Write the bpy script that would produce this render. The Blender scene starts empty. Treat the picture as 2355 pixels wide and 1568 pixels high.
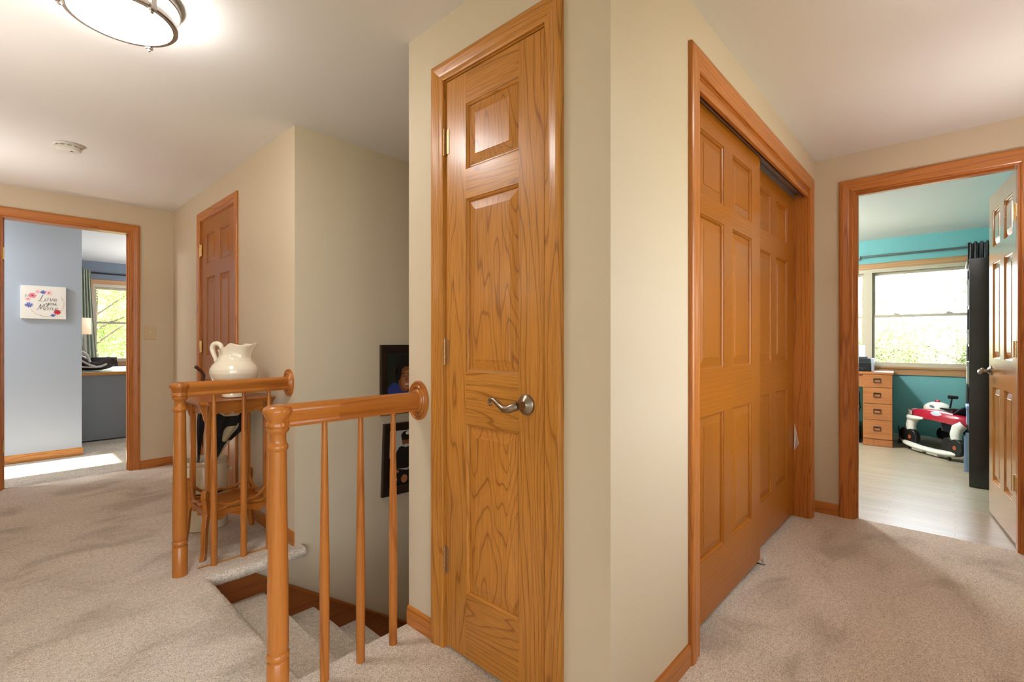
import bpy, bmesh, math, random
from mathutils import Vector, Matrix, Euler
random.seed(7)
PI = math.pi
scene = bpy.context.scene
COL = scene.collection

# ------------------------------------------------------------------ helpers
def lin(c):
    return tuple(((x/255)/12.92 if x/255 <= .04045 else ((x/255+.055)/1.055)**2.4) for x in c)

def perm(v, g):
    if g == 'x': return (v[0], v[1], v[2])
    if g == 'y': return (v[1], v[0], v[2])
    return (v[2], v[0], v[1])

class MB:
    """collects geometry and links it as one mesh object"""
    def __init__(s):
        s.v = []; s.f = []; s.m = []; s.s = []; s.g = []
    def add(s, vs, fs, mi=0, smooth=False, grain='z', gc=None, tf=None):
        off = (random.uniform(0, 40), random.uniform(0, 40), random.uniform(0, 40))
        b = len(s.v)
        for i, v in enumerate(vs):
            p = gc[i] if gc is not None else perm(v, grain)
            s.g.append((p[0]+off[0], p[1]+off[1], p[2]+off[2]))
            s.v.append(tuple(tf @ Vector(v)) if tf is not None else tuple(v))
        for f in fs:
            s.f.append([b+i for i in f]); s.m.append(mi); s.s.append(smooth)
        return s
    def box(s, x0, x1, y0, y1, z0, z1, mi=0, grain='z', tf=None):
        vs = [(x, y, z) for x in (x0, x1) for y in (y0, y1) for z in (z0, z1)]
        fs = [(0,1,3,2), (4,6,7,5), (0,4,5,1), (2,3,7,6), (0,2,6,4), (1,5,7,3)]
        return s.add(vs, fs, mi, False, grain, None, tf)
    def prism(s, poly, axis, a0, a1, mi=0, grain='z', smooth=False, tf=None):
        """poly of (u,v); axis 'x': (a,u,v)  'y': (u,a,v)  'z': (u,v,a)"""
        def mk(u, v, a): return (a,u,v) if axis == 'x' else (u,a,v) if axis == 'y' else (u,v,a)
        n = len(poly)
        vs = [mk(u, v, a0) for u, v in poly]+[mk(u, v, a1) for u, v in poly]
        fs = [tuple(range(n))[::-1], tuple(range(n, 2*n))]
        s.add(vs, fs, mi, False, grain, None, tf)
        vs2 = vs; fs2 = [(i, (i+1) % n, n+(i+1) % n, n+i) for i in range(n)]
        return s.add(vs2, fs2, mi, smooth, grain, None, tf)
    def lathe(s, prof, seg=32, mi=0, tf=None, smooth=True, sx=1., sy=1., cap=True):
        n = len(prof); vs = []
        for r, z in prof:
            for k in range(seg):
                a = 2*PI*k/seg; vs.append((r*math.cos(a)*sx, r*math.sin(a)*sy, z))
        fs = [(i*seg+k, i*seg+(k+1) % seg, (i+1)*seg+(k+1) % seg, (i+1)*seg+k) for i in range(n-1) for k in range(seg)]
        if cap:
            if prof[0][0] > 1e-5: fs.append(tuple(range(seg))[::-1])
            if prof[-1][0] > 1e-5: fs.append(tuple(range((n-1)*seg, n*seg)))
        return s.add(vs, fs, mi, smooth, 'z', None, tf)
    def tube(s, pts, rad, seg=12, mi=0, tf=None, flat=1., closed=False):
        pts = [Vector(p) for p in pts]; n = len(pts)
        if not isinstance(rad, (list, tuple)): rad = [rad]*n
        vs = []; gc = []; d = 0; up = None
        for i, p in enumerate(pts):
            if closed: t = pts[(i+1) % n]-pts[i-1]
            else: t = pts[min(i+1, n-1)]-pts[max(i-1, 0)]
            t = t.normalized() if t.length > 1e-9 else Vector((0, 0, 1))
            if up is None:
                up = Vector((0, 0, 1)) if abs(t.z) < .9 else Vector((1, 0, 0))
            a = t.cross(up)
            a = a.normalized() if a.length > 1e-6 else Vector((1, 0, 0))
            b = a.cross(t).normalized(); up = b
            if i: d += (p-pts[i-1]).length
            for k in range(seg):
                q = 2*PI*k/seg; u, w = rad[i]*math.cos(q)*flat, rad[i]*math.sin(q)
                vs.append(tuple(p+a*u+b*w)); gc.append((d, u, w))
        m = n if closed else n-1
        fs = [(i*seg+k, i*seg+(k+1) % seg, ((i+1) % n)*seg+(k+1) % seg, ((i+1) % n)*seg+k) for i in range(m) for k in range(seg)]
        if not closed:
            fs.append(tuple(range(seg))[::-1]); fs.append(tuple(range((n-1)*seg, n*seg)))
        return s.add(vs, fs, mi, True, 'x', gc, tf)
    def sweep(s, path, prof, N, center=None, mi=0, closed=False, flip=False, smooth=False):
        """profile of (a: in plane, away from center; b: along N), mitred corners, grain runs along the path"""
        path = [Vector(p) for p in path]; N = Vector(N).normalized(); n = len(path)
        ns = n if closed else n-1
        A = []
        for i in range(ns):
            t = (path[(i+1) % n]-path[i]).normalized(); A.append(N.cross(t).normalized())
        sg = -1 if flip else 1
        if center is not None:
            mid = (path[0]+path[1])/2
            if A[0].dot(mid-Vector(center)) < 0: sg = -1
        A = [a*sg for a in A]
        M = []
        for i in range(n):
            if closed: a1, a2 = A[i-1], A[i]
            else: a1, a2 = A[max(i-1, 0)], A[min(i, ns-1)]
            M.append((a1+a2)/(1+a1.dot(a2)))
        d = 0; k = len(prof)
        for i in range(ns):
            j = (i+1) % n; L = (path[j]-path[i]).length
            vs = []; gc = []
            for q, dd in ((i, 0), (j, L)):
                for a, b in prof:
                    vs.append(tuple(path[q]+M[q]*a+N*b)); gc.append((dd, a, b))
            fs = [(e, (e+1) % k, k+(e+1) % k, k+e) for e in range(k)]
            if not closed and i == 0: fs.append(tuple(range(k)))
            if not closed and i == ns-1: fs.append(tuple(range(k, 2*k))[::-1])
            s.add(vs, fs, mi, smooth, 'x', gc)
        return s
    def surf(s, fn, nu, nv, mi=0, cu=False, cv=False, tf=None, grain='z', smooth=True):
        U = nu if cu else nu+1; V = nv if cv else nv+1
        vs = [fn(i/nu, j/nv) for i in range(U) for j in range(V)]
        fs = [(i*V+j, ((i+1) % U)*V+j, ((i+1) % U)*V+(j+1) % V, i*V+(j+1) % V)
              for i in range(nu) for j in range(nv)]
        return s.add(vs, fs, mi, smooth, grain, None, tf)
    def ball(s, c, r, nu=20, nv=12, mi=0, tf=None):
        if not isinstance(r, (tuple, list)): r = (r, r, r)
        return s.surf(lambda u, v: (c[0]+r[0]*math.cos(2*PI*u)*math.sin(PI*v), c[1]+r[1]*math.sin(2*PI*u)*math.sin(PI*v), c[2]-r[2]*math.cos(PI*v)), nu, nv, mi, True, False, tf)
    def build(s, name, mats, parent=None, bevel=0, bseg=2, sub=0, solid=0, ang=38, norm=True):
        me = bpy.data.meshes.new(name)
        me.from_pydata(s.v, [], s.f)
        if not isinstance(mats, (list, tuple)): mats = [mats]
        for m in mats: me.materials.append(m)
        at = me.attributes.new('gc', 'FLOAT_VECTOR', 'POINT')
        at.data.foreach_set('vector', [c for g in s.g for c in g])
        me.polygons.foreach_set('material_index', s.m)
        me.polygons.foreach_set('use_smooth', s.s)
        if norm:
            bm = bmesh.new(); bm.from_mesh(me)
            bmesh.ops.recalc_face_normals(bm, faces=bm.faces[:]); bm.to_mesh(me); bm.free()
        me.update()
        if any(s.s): me.set_sharp_from_angle(angle=math.radians(ang))
        o = bpy.data.objects.new(name, me); COL.objects.link(o)
        if parent is not None: o.parent = parent
        if solid:
            m = o.modifiers.new('solid', 'SOLIDIFY'); m.thickness = solid; m.offset = 0
        if bevel:
            m = o.modifiers.new('bevel', 'BEVEL'); m.width = bevel; m.segments = bseg
            m.limit_method = 'ANGLE'; m.angle_limit = math.radians(40); m.harden_normals = False
        if sub:
            m = o.modifiers.new('sub', 'SUBSURF'); m.levels = sub; m.render_levels = sub
        return o

def thing(name, label, cat, loc=(0, 0, 0), rotz=0, group=None):
    o = bpy.data.objects.new(name, None); COL.objects.link(o)
    o.location = loc; o.rotation_euler = (0, 0, rotz); o.empty_display_size = .05
    return tag(o, label, cat, group)
def tag(o, label, cat, group=None, kind=None):
    o['label'] = label; o['category'] = cat
    if group: o['group'] = group
    if kind: o['kind'] = kind
    return o
def struct(o, label=None, cat=None):
    o['kind'] = 'structure'
    if label: o['label'] = label
    if cat: o['category'] = cat
    return o
def T(loc, rz=0, rx=0, ry=0, sc=None):
    m = Matrix.Translation(loc) @ Euler((rx, ry, rz)).to_matrix().to_4x4()
    return m @ Matrix.Diagonal((*sc, 1)) if sc else m
def dup(root, loc, label=None):
    r = root.copy(); COL.objects.link(r); r.location = loc
    if label: r['label'] = label
    for ch in list(root.children):
        c = ch.copy(); COL.objects.link(c); c.parent = r
        for g in list(ch.children):
            d = g.copy(); COL.objects.link(d); d.parent = c
    return r
AXX = Matrix(((0, 0, -1, 0), (0, 1, 0, 0), (1, 0, 0, 0), (0, 0, 0, 1)))   # local z -> world -x, local x -> world z
AXY = Matrix(((1, 0, 0, 0), (0, 0, -1, 0), (0, 1, 0, 0), (0, 0, 0, 1)))   # local z -> world -y, local y -> world z

# ------------------------------------------------------------------ materials
def newmat(name):
    m = bpy.data.materials.new(name); m.use_nodes = True
    nt = m.node_tree; nt.nodes.clear()
    out = nt.nodes.new('ShaderNodeOutputMaterial')
    return m, nt, out
def nd(nt, t, **kw):
    n = nt.nodes.new(t)
    for k, v in kw.items():
        if hasattr(n, k): setattr(n, k, v)
        else: n.inputs[k.replace('_', ' ')].default_value = v
    return n
def principled(nt, out, col=(.8, .8, .8), rough=.5, metal=0, spec=.5, coat=0, emit=None, es=0, trans=0):
    b = nd(nt, 'ShaderNodeBsdfPrincipled')
    b.inputs['Base Color'].default_value = (*col, 1)
    b.inputs['Roughness'].default_value = rough; b.inputs['Metallic'].default_value = metal
    b.inputs['Specular IOR Level'].default_value = spec
    b.inputs['Coat Weight'].default_value = coat; b.inputs['Coat Roughness'].default_value = .15
    b.inputs['Transmission Weight'].default_value = trans
    if emit: b.inputs['Emission Color'].default_value = (*emit, 1); b.inputs['Emission Strength'].default_value = es
    nt.links.new(b.outputs[0], out.inputs[0]); return b
def noise(nt, vec, scale, detail=2, rough=.5, dist=0):
    n = nd(nt, 'ShaderNodeTexNoise'); n.inputs['Scale'].default_value = scale
    n.inputs['Detail'].default_value = detail; n.inputs['Roughness'].default_value = rough
    n.inputs['Distortion'].default_value = dist
    if vec is not None: nt.links.new(vec, n.inputs['Vector'])
    return n.outputs['Fac']
def ramp(nt, fac, stops):
    r = nd(nt, 'ShaderNodeValToRGB'); e = r.color_ramp.elements
    while len(e) < len(stops): e.new(.5)
    for i, (p, c) in enumerate(stops):
        e[i].position = p; e[i].color = (*c, 1) if len(c) == 3 else c
    nt.links.new(fac, r.inputs[0]); return r.outputs[0]
def mapping(nt, vec, scale):
    m = nd(nt, 'ShaderNodeMapping'); m.inputs['Scale'].default_value = scale
    nt.links.new(vec, m.inputs['Vector']); return m.outputs[0]
def math_(nt, op, a, b=None):
    n = nd(nt, 'ShaderNodeMath', operation=op)
    for i, x in enumerate((a, b)):
        if x is None: continue
        if isinstance(x, (int, float)): n.inputs[i].default_value = x
        else: nt.links.new(x, n.inputs[i])
    return n.outputs[0]
def mix(nt, fac, a, b, mode='MIX'):
    n = nd(nt, 'ShaderNodeMix', data_type='RGBA', blend_type=mode)
    for s_, x in ((n.inputs[0], fac), (n.inputs[6], a), (n.inputs[7], b)):
        if isinstance(x, (int, float)): s_.default_value = x
        elif isinstance(x, tuple): s_.default_value = (*x, 1)
        else: nt.links.new(x, s_)
    return n.outputs[2]
def bump(nt, b, h, strength=.3, dist=.002):
    n = nd(nt, 'ShaderNodeBump'); n.inputs['Strength'].default_value = strength; n.inputs['Distance'].default_value = dist
    nt.links.new(h, n.inputs['Height']); nt.links.new(n.outputs[0], b.inputs['Normal'])
def plain(name, srgb, rough=.5, metal=0, spec=.5, coat=0, grain=0, gs=200):
    m, nt, out = newmat(name); b = principled(nt, out, lin(srgb), rough, metal, spec, coat)
    if grain:
        tc = nd(nt, 'ShaderNodeTexCoord'); f = noise(nt, tc.outputs['Object'], gs, 3)
        bump(nt, b, f, grain, .002)
    return m
def paint(name, srgb, rough=.55):
    m, nt, out = newmat(name); b = principled(nt, out, lin(srgb), rough, 0, .35)
    g = nd(nt, 'ShaderNodeNewGeometry')
    f = noise(nt, g.outputs['Position'], 260, 2, .6)
    f2 = noise(nt, g.outputs['Position'], 1.3, 2)
    c = mix(nt, f2, tuple(x*.96 for x in lin(srgb)), tuple(min(1, x*1.03) for x in lin(srgb)))
    nt.links.new(c, b.inputs['Base Color']); bump(nt, b, f, .12, .0015)
    return m
def wood(name, light, dark, rough=.32, lines=16., contrast=1., sc=1., coat=.15, pores=.5, straight=0., spec=.38, lf=.42):
    """plain-sawn grain: contour lines of a noise stretched along the grain (plus straight lines), with short pores"""
    m, nt, out = newmat(name); b = principled(nt, out, lin(light), rough, 0, spec, coat*.5)
    a = nd(nt, 'ShaderNodeAttribute', attribute_name='gc'); v = a.outputs['Vector']
    f = noise(nt, mapping(nt, v, (lf*sc, 5.2*sc, 5.2*sc)), 1., 2.5, .42, .15)
    q = math_(nt, 'MULTIPLY', f, lines)
    if straight:
        sp = nd(nt, 'ShaderNodeSeparateXYZ'); nt.links.new(v, sp.inputs[0])
        q = math_(nt, 'ADD', q, math_(nt, 'MULTIPLY', math_(nt, 'ADD', sp.outputs[1], sp.outputs[2]), straight))
    fr = math_(nt, 'FRACT', q)
    lt = lin(light); dk = lin(dark)
    mid = tuple(l*.70+d*.30 for l, d in zip(lt, dk))
    dk = tuple(m_*(1-contrast)+d*contrast for m_, d in zip(mid, dk))
    lo = tuple(l*.86+d*.14 for l, d in zip(lt, dk))
    c1 = ramp(nt, fr, [(0., dk), (.03, dk), (.11, lo), (.5, lt), (.90, lo), (1., dk)])
    p = noise(nt, mapping(nt, v, (7*sc, 300*sc, 300*sc)), 1., 2, .6)
    pr = ramp(nt, p, [(.36, (1-.45*pores,)*3), (.52, (1, 1, 1))])
    c2 = mix(nt, 1., c1, pr, 'MULTIPLY')
    big = noise(nt, mapping(nt, v, (.5, 2.5, 2.5)), 1., 1)
    c3 = mix(nt, 1., c2, ramp(nt, big, [(.3, (.90, .88, .86)), (.7, (1.05, 1.05, 1.04))]), 'MULTIPLY')
    nt.links.new(c3, b.inputs['Base Color'])
    bump(nt, b, p, .08, .0006)
    return m
def carpet(name, c0, c1, c2, sc=1.):
    m, nt, out = newmat(name); b = principled(nt, out, lin(c1), .95, 0, .1)
    b.inputs['Sheen Weight'].default_value = .15
    g = nd(nt, 'ShaderNodeNewGeometry'); P = g.outputs['Position']
    f = noise(nt, P, 185*sc, 3, .7)
    f2 = noise(nt, P, 55*sc, 2, .6)
    base = ramp(nt, f, [(.33, lin(tuple(x*.86 for x in c0))), (.46, lin(c1)), (.60, lin(c2))])
    dk = ramp(nt, f2, [(.33, (.86, .845, .83)), (.6, (1.05, 1.05, 1.05))])
    col = mix(nt, 1., base, dk, 'MULTIPLY')
    big = noise(nt, mapping(nt, P, (1, 1.6, 1)), 2.1, 3, .55, .6)
    pile = ramp(nt, big, [(.34, (.76, .735, .70)), (.47, (.97, .965, .955)), (.62, (1.05, 1.05, 1.05))])
    col = mix(nt, 1., col, pile, 'MULTIPLY')
    nt.links.new(col, b.inputs['Base Color'])
    bump(nt, b, math_(nt, 'ADD', f, math_(nt, 'MULTIPLY', f2, .8)), .9, .006)
    return m
def laminate(name):
    m, nt, out = newmat(name); b = principled(nt, out, lin((205, 185, 160)), .32, 0, .5, .1)
    g = nd(nt, 'ShaderNodeNewGeometry')
    mp = nd(nt, 'ShaderNodeMapping'); nt.links.new(g.outputs['Position'], mp.inputs['Vector'])
    mp.inputs['Rotation'].default_value = (0, 0, PI/2)
    br = nd(nt, 'ShaderNodeTexBrick'); nt.links.new(mp.outputs[0], br.inputs['Vector'])
    br.inputs['Scale'].default_value = 1; br.inputs['Brick Width'].default_value = .7; br.inputs['Row Height'].default_value = .07
    br.inputs['Mortar Size'].default_value = .0012; br.inputs['Color1'].default_value = (*lin((184, 168, 146)), 1)
    br.inputs['Color2'].default_value = (*lin((172, 155, 132)), 1); br.inputs['Mortar'].default_value = (*lin((140, 124, 104)), 1)
    br.inputs['Bias'].default_value = 0
    n = noise(nt, mapping(nt, g.outputs['Position'], (22, 1.6, 1)), 2., 3)
    c = mix(nt, 1., br.outputs['Color'], ramp(nt, n, [(.3, (.9, .89, .87)), (.65, (1.04, 1.04, 1.04))]), 'MULTIPLY')
    nt.links.new(c, b.inputs['Base Color']); return m
def glassmat(name):
    m, nt, out = newmat(name)
    t = nd(nt, 'ShaderNodeBsdfTransparent'); t.inputs[0].default_value = (.97, .98, .98, 1)
    gl = nd(nt, 'ShaderNodeBsdfGlossy'); gl.inputs['Roughness'].default_value = .02
    fr = nd(nt, 'ShaderNodeFresnel'); fr.inputs[0].default_value = 1.3
    mx = nd(nt, 'ShaderNodeMixShader'); nt.links.new(fr.outputs[0], mx.inputs[0])
    nt.links.new(t.outputs[0], mx.inputs[1]); nt.links.new(gl.outputs[0], mx.inputs[2]); nt.links.new(mx.outputs[0], out.inputs[0])
    return m
def emis(name, col, s):
    m, nt, out = newmat(name); e = nd(nt, 'ShaderNodeEmission')
    e.inputs[0].default_value = (*col, 1); e.inputs[1].default_value = s
    nt.links.new(e.outputs[0], out.inputs[0]); return m
def leafmat(name, a, b_):
    m, nt, out = newmat(name)
    g = nd(nt, 'ShaderNodeNewGeometry')
    n = noise(nt, g.outputs['Position'], 2.2, 3)
    c = ramp(nt, n, [(.3, lin(a)), (.7, lin(b_))])
    d = nd(nt, 'ShaderNodeBsdfDiffuse'); t = nd(nt, 'ShaderNodeBsdfTranslucent')
    nt.links.new(c, d.inputs[0]); nt.links.new(c, t.inputs[0])
    mx = nd(nt, 'ShaderNodeMixShader'); mx.inputs[0].default_value = .45
    nt.links.new(d.outputs[0], mx.inputs[1]); nt.links.new(t.outputs[0], mx.inputs[2]); nt.links.new(mx.outputs[0], out.inputs[0])
    return m

M_wall = paint('tan wall paint', (209, 192, 166))
M_ceil = paint('white ceiling paint', (224, 219, 215), .7)
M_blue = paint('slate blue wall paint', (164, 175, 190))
M_blue_shade = paint('shaded slate blue wall paint', (108, 116, 127))  # same slate blue paint, darkened in colour for the backlit north wall
M_greyp = paint('charcoal panel paint', (126, 130, 137))
M_teal = paint('teal wall paint', (118, 179, 181))
M_carpet = carpet('beige carpet', (182, 168, 153), (230, 215, 198), (248, 238, 226))
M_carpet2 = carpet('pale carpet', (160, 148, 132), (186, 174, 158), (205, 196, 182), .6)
M_lam = laminate('pale laminate')
M_oak = wood('honey oak', (200, 134, 56), (150, 90, 32), .30, 17, .75, 1., .25, .6, 34, lf=.6)
M_oakp = wood('honey oak panel', (198, 131, 54), (150, 90, 32), .30, 26, .8, .85, .25, .55, lf=1.05)
M_oakg = wood('glossy honey oak', (208, 144, 72), (162, 102, 42), .2, 13, .8, 1., 1.6, .4, 26, .5)
M_trim = wood('oak trim', (196, 120, 50), (148, 80, 28), .32, 12, .6, 1., .2, .5, 26)
M_fir = wood('amber fir', (168, 99, 18), (140, 75, 12), .34, 6, .5, 1., .2, .2, 50)
M_rail = wood('orange maple', (184, 112, 46), (154, 84, 30), .26, 6, .6, 1., .35, .3)
M_table = wood('table oak', (182, 108, 38), (134, 74, 24), .34, 9, .8, 1.4, .15, .4)
M_deskw = wood('red oak desk', (190, 122, 74), (166, 98, 56), .4, 6, .5, 1.2, .1, .3, 20)
M_skirt = wood('shaded stair skirt', (160, 90, 36), (136, 72, 26), .4, 6, .5, 1., .1, .3)  # stairwell shade put into the wood colour
M_almond = plain('almond vinyl', (194, 179, 158), .45)
M_wino = wood('window oak', (192, 146, 104), (164, 118, 80), .36, 10, .6, 1., .1, .4, 20)
M_nickel = plain('brushed nickel', (176, 166, 156), .34, .9)
M_pewter = plain('antique pewter', (150, 134, 118), .28, 1.)
M_brass = plain('brass', (226, 190, 122), .3, .9)
M_bronze = plain('dull bronze hinge', (176, 132, 88), .35, .6)
M_pull = plain('dark bronze pull', (84, 62, 48), .4, .3)
M_walnut = plain('dark brown umbrella handle', (84, 48, 30), .35)
M_steel = plain('track metal', (176, 172, 176), .3, .8)
M_white = plain('white plastic', (226, 222, 214), .4)
M_offw = plain('ivory plastic', (206, 184, 146), .4)
M_black = plain('black plastic', (22, 21, 22), .4)
M_black2 = plain('satin black wood', (20, 18, 18), .25, 0, .6, .3)
M_blackf = plain('black cloth', (26, 23, 24), .9, grain=.3, gs=400)
M_creamf = plain('cream cloth', (196, 184, 152), .85, grain=.3, gs=400)
M_brownf = plain('dark brown cloth', (58, 48, 47), .85, grain=.3, gs=300)
M_greyf = plain('light grey cloth', (196, 192, 184), .85, grain=.3, gs=300)
M_ceramic = plain('cream ceramic', (236, 224, 200), .12, 0, .5, .4)
M_stone = plain('stoneware glaze', (218, 204, 172), .25, 0, .5, .3)
M_band = plain('stoneware dark band', (52, 48, 46), .3)
M_frame = plain('dark walnut frame', (44, 28, 22), .35)
M_canvas = plain('white canvas', (232, 230, 226), .8, grain=.15, gs=900)
M_curtg = plain('sage curtain', (186, 190, 168), .85, grain=.2, gs=500)
M_curtd = plain('charcoal curtain', (88, 80, 82), .8, grain=.2, gs=500)
M_rodd = plain('dark rod', (40, 38, 38), .4, .5)
M_rodg = plain('grey rod', (112, 116, 114), .4, .6)
M_red = plain('red plastic', (176, 26, 52), .22, 0, .5, .4)
M_bluef = plain('navy cloth', (30, 34, 50), .85)
M_orange = plain('orange hub', (170, 76, 40), .4)
M_pblue = plain('pale blue board', (164, 190, 226), .3)
M_wpaper = plain('white paper', (238, 238, 236), .7)
M_glass = glassmat('window glass')
M_lampG = emis('lit opal glass', (1., .995, .97), 16)
M_fillC = emis('added corridor fill glass', (1., .995, .97), 11)
M_fillR = emis('added teal room fill glass', (1., .99, 1.), 80)
M_fillB = emis('added bedroom fill glass', (.95, .98, 1.), 40)
M_shade = None
M_bark = plain('bark', (112, 96, 84), .9, grain=.6, gs=30)
M_lawn = plain('lawn', (112, 116, 92), .95)
M_drive = plain('road', (168, 172, 180), .9)
M_leaf1 = leafmat('spring leaves', (130, 150, 84), (206, 214, 156))
M_leaf2 = leafmat('pale spring leaves', (100, 112, 68), (142, 144, 108))
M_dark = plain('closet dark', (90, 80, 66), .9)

# ------------------------------------------------------------------ dimensions
XC, YC, YE, YS, YF, XR = 1.19, .718, 1.689, 2.815, 5.564, 3.896
CE = 2.44; WT = .115; DT = 2.187

def wallobj(name, boxes, mat, mats=None):
    b = MB()
    for q in boxes:
        b.box(*q[:4], -.055 if q[4] == 0 else q[4], q[5])
    return struct(b.build(name, mats or [mat]))

# ---- walls
wallobj('wall_center', [
    (XC, XC+WT, YC, .949, 0, CE), (XC, XC+WT, 1.461, YE-WT, 0, CE), (XC, XC+WT, .949, 1.461, DT+.004, CE),
    (XC+WT, 1.806, YC, YC+WT, 0, CE), (3.716, XR, YC, YC+WT, 0, CE), (1.806, 3.716, YC, YC+WT, DT+.02, CE),
    (XC, 5.2, YE-WT, YE, -2.7, CE), (.60, XC, YE-WT, YE-.012, -2.7, -.061)], M_wall)
wallobj('wall_stair', [(XC, 5.2, YS, YS+WT, -2.7, CE), (.60, XC, YS, YS+WT, -2.7, -.064), (5.2, 5.3, YE-WT, YS+WT, -2.7, CE)], M_wall)
wallobj('wall_hall', [(XC, XC+WT, YS+WT, 3.817, 0, CE), (XC, XC+WT, 4.658, YF, 0, CE), (XC, XC+WT, 3.817, 4.658, DT+.004, CE)], M_wall)
wallobj('wall_far', [(-.9, .037, YF, YF+WT, 0, CE), (.869, 3., YF, YF+WT, 0, CE), (.037, .869, YF, YF+WT, DT+.004, CE)], M_wall)
wallobj('wall_right', [(XR, XR+WT, -.60, -.276, 0, CE), (XR, XR+WT, .506, 3.2, 0, CE), (XR, XR+WT, -.276, .506, DT+.004, CE)], M_wall)
wallobj('wall_south', [(.5, 1.5, -.60, -.48, 0, CE), (2.9, XR, -.60, -.48, 0, CE), (1.5, 2.9, -.60, -.48, 0, .80), (1.5, 2.9, -.60, -.48, 1.9, CE), (.5, .62, -1.7, -.60, 0, CE)], M_wall)
def fill_window(name, x0, x1, z0, z1, y, nm):  # unseen glazing added to let daylight into the hall
    b = MB(); b.box(x0, x1, y, y+.05, z0, z0+.05, grain='x'); b.box(x0, x1, y, y+.05, z1-.05, z1, grain='x'); n = nm
    for k in range(n+1):
        x = x0+(x1-x0-.05)*k/n; b.box(x, x+.05, y, y+.05, z0+.05, z1-.05)
    w = struct(b.build(name, [M_almond]))
    for k in range(n):
        xa = x0+(x1-x0-.05)*k/n+.05; xb = x0+(x1-x0-.05)*(k+1)/n
        p = MB(); p.box(xa, xb, y+.02, y+.024, z0+.05, z1-.05); p.build('pane', [M_glass], w)
fill_window('window_fill_3', 1.5, 2.9, .80, 1.9, -.58, 2)  # added in the south corridor wall for daylight fill
fill_window('window_fill_5', -4.3, -.75, .05, 2.3, -1.78, 3)  # added wide glazing, daylight for the added living room
fill_window('window_fill_4', -.40, .48, .0, 2.3, -1.78, 1)  # added glass door behind the camera for low daylight
wallobj('wall_left', [(-.54, -.42, 1.3, YF, 0, CE)], M_wall)
M_liv = paint('added living room paint', (226, 222, 214))
wallobj('wall_added_living_room', [(-4.7, -4.6, -1.8, 1.42, 0, CE), (-4.6, -.54, 1.3, 1.42, 0, CE), (-4.6, -4.3, -1.8, -1.7, 0, CE), (-.75, -.54, -1.8, -1.7, 0, CE), (-4.3, -.75, -1.8, -1.7, 2.3, CE)], M_liv)  # unseen living room, added so soft daylight spills into the hall
b = MB(); b.box(-4.6, -.42, -1.7, 1.3, -.06, 0); struct(b.build('floor_added_living_room', [M_carpet]))
wallobj('wall_back', [(-.54, -.40, -1.8, -1.7, 0, CE), (.48, .62, -1.8, -1.7, 0, CE), (-.40, .48, -1.8, -1.7, 2.3, CE)], M_wall)
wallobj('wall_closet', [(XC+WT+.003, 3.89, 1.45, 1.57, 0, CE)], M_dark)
# room behind the far doorway
wallobj('wall_blue', [(-2.6, .638, 6.737, 6.86, 0, CE)], M_blue)
wallobj('wall_bedroom_north', [(.40, 1.055, 9.863, 9.98, 0, CE), (1.95, 3.1, 9.863, 9.98, 0, CE), (1.055, 1.95, 9.863, 9.98, 0, .86), (1.055, 1.95, 9.863, 9.98, 2.10, CE)], M_blue_shade)
wallobj('wall_bedroom_east', [(3.0, 3.1, YF, 9.98, 0, CE)], M_blue)
wallobj('wall_bedroom_west', [(-2.6, -2.5, 5.5, 6.03, 0, CE), (-2.6, -2.5, 6.59, 6.86, 0, CE), (-2.6, -2.5, 6.03, 6.59, 0, .85), (-2.6, -2.5, 6.03, 6.59, 2.06, CE),
                              (-2.6, -.54, 5.45, YF, 0, CE), (.38, .50, 6.86, 9.98, 0, CE)], M_blue)
# teal room
WX = 7.386
wallobj('wall_teal_east', [(WX, WX+.13, -.60, -.22, 0, CE), (WX, WX+.13, 1.62, 3.32, 0, CE), (WX, WX+.13, -.22, 1.62, 0, .875), (WX, WX+.13, -.22, 1.62, 2.085, CE)], M_teal)
wallobj('wall_teal_south', [(XR+WT, WX, -.60, -.40, 0, CE)], M_teal)
wallobj('wall_teal_north', [(XR, WX, 3.2, 3.32, 0, CE)], M_teal)
# thin painted lining of the teal room on its west side
wallobj('wall_teal_west', [(XR+WT+.001, XR+WT+.006, .59, 3.2, 0, CE), (XR+WT+.001, XR+WT+.006, -.276, .506, 2.27, CE)], M_teal)
# ceiling with one slab per room block
wallobj('ceiling', [(-4.8, 7.7, -1.9, 1.5, CE, CE+.2), (-.60, 7.7, 1.5, 5.45, CE, CE+.2), (-2.65, 7.7, 5.45, 10.1, CE, CE+.2)], M_ceil)

# ---- hall floor: slab around the stair opening, rolled carpet edges
NR = .030
def roll(b, path, out, zc=-NR):
    """half-round carpet nosing along a path, tufted"""
    path = [Vector(p) for p in path]; out = Vector(out)
    n = int((path[1]-path[0]).length/.006); k = 14
    rnd = random.Random(3)
    vs = []
    for i in range(n+1):
        p = path[0].lerp(path[1], i/n)
        for j in range(k+1):
            a = PI/2-PI*j/k; rr = NR+rnd.uniform(-.0022, .0022)
            vs.append(tuple(p+out*(rr*math.cos(a))+Vector((0, 0, zc+rr*math.sin(a)))))
    fs = [(i*(k+1)+j, (i+1)*(k+1)+j, (i+1)*(k+1)+j+1, i*(k+1)+j+1) for i in range(n) for j in range(k)]
    fs.append(tuple(range(k+1))); fs.append(tuple(range(n*(k+1), (n+1)*(k+1))))
    b.add(vs, fs, 0, True)
fl = MB()
fl.box(-.42, .715, -1.7, YF+.045, -.06, 0)
fl.box(.715, XC, -.48, YE-.0, -.06, 0); fl.box(.715, XC, YS-.045, YF+.045, -.06, 0)
fl.box(XC, 3.93, -.48, YC+.012, -.06, 0); fl.box(1.806, 3.716, YC+.012, 1.45, -.06, 0); fl.box(XC, 1.806, YC+.012, YE-WT, -.06, 0); fl.box(3.716, XR, YC+.012, 1.45, -.06, 0)
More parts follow.
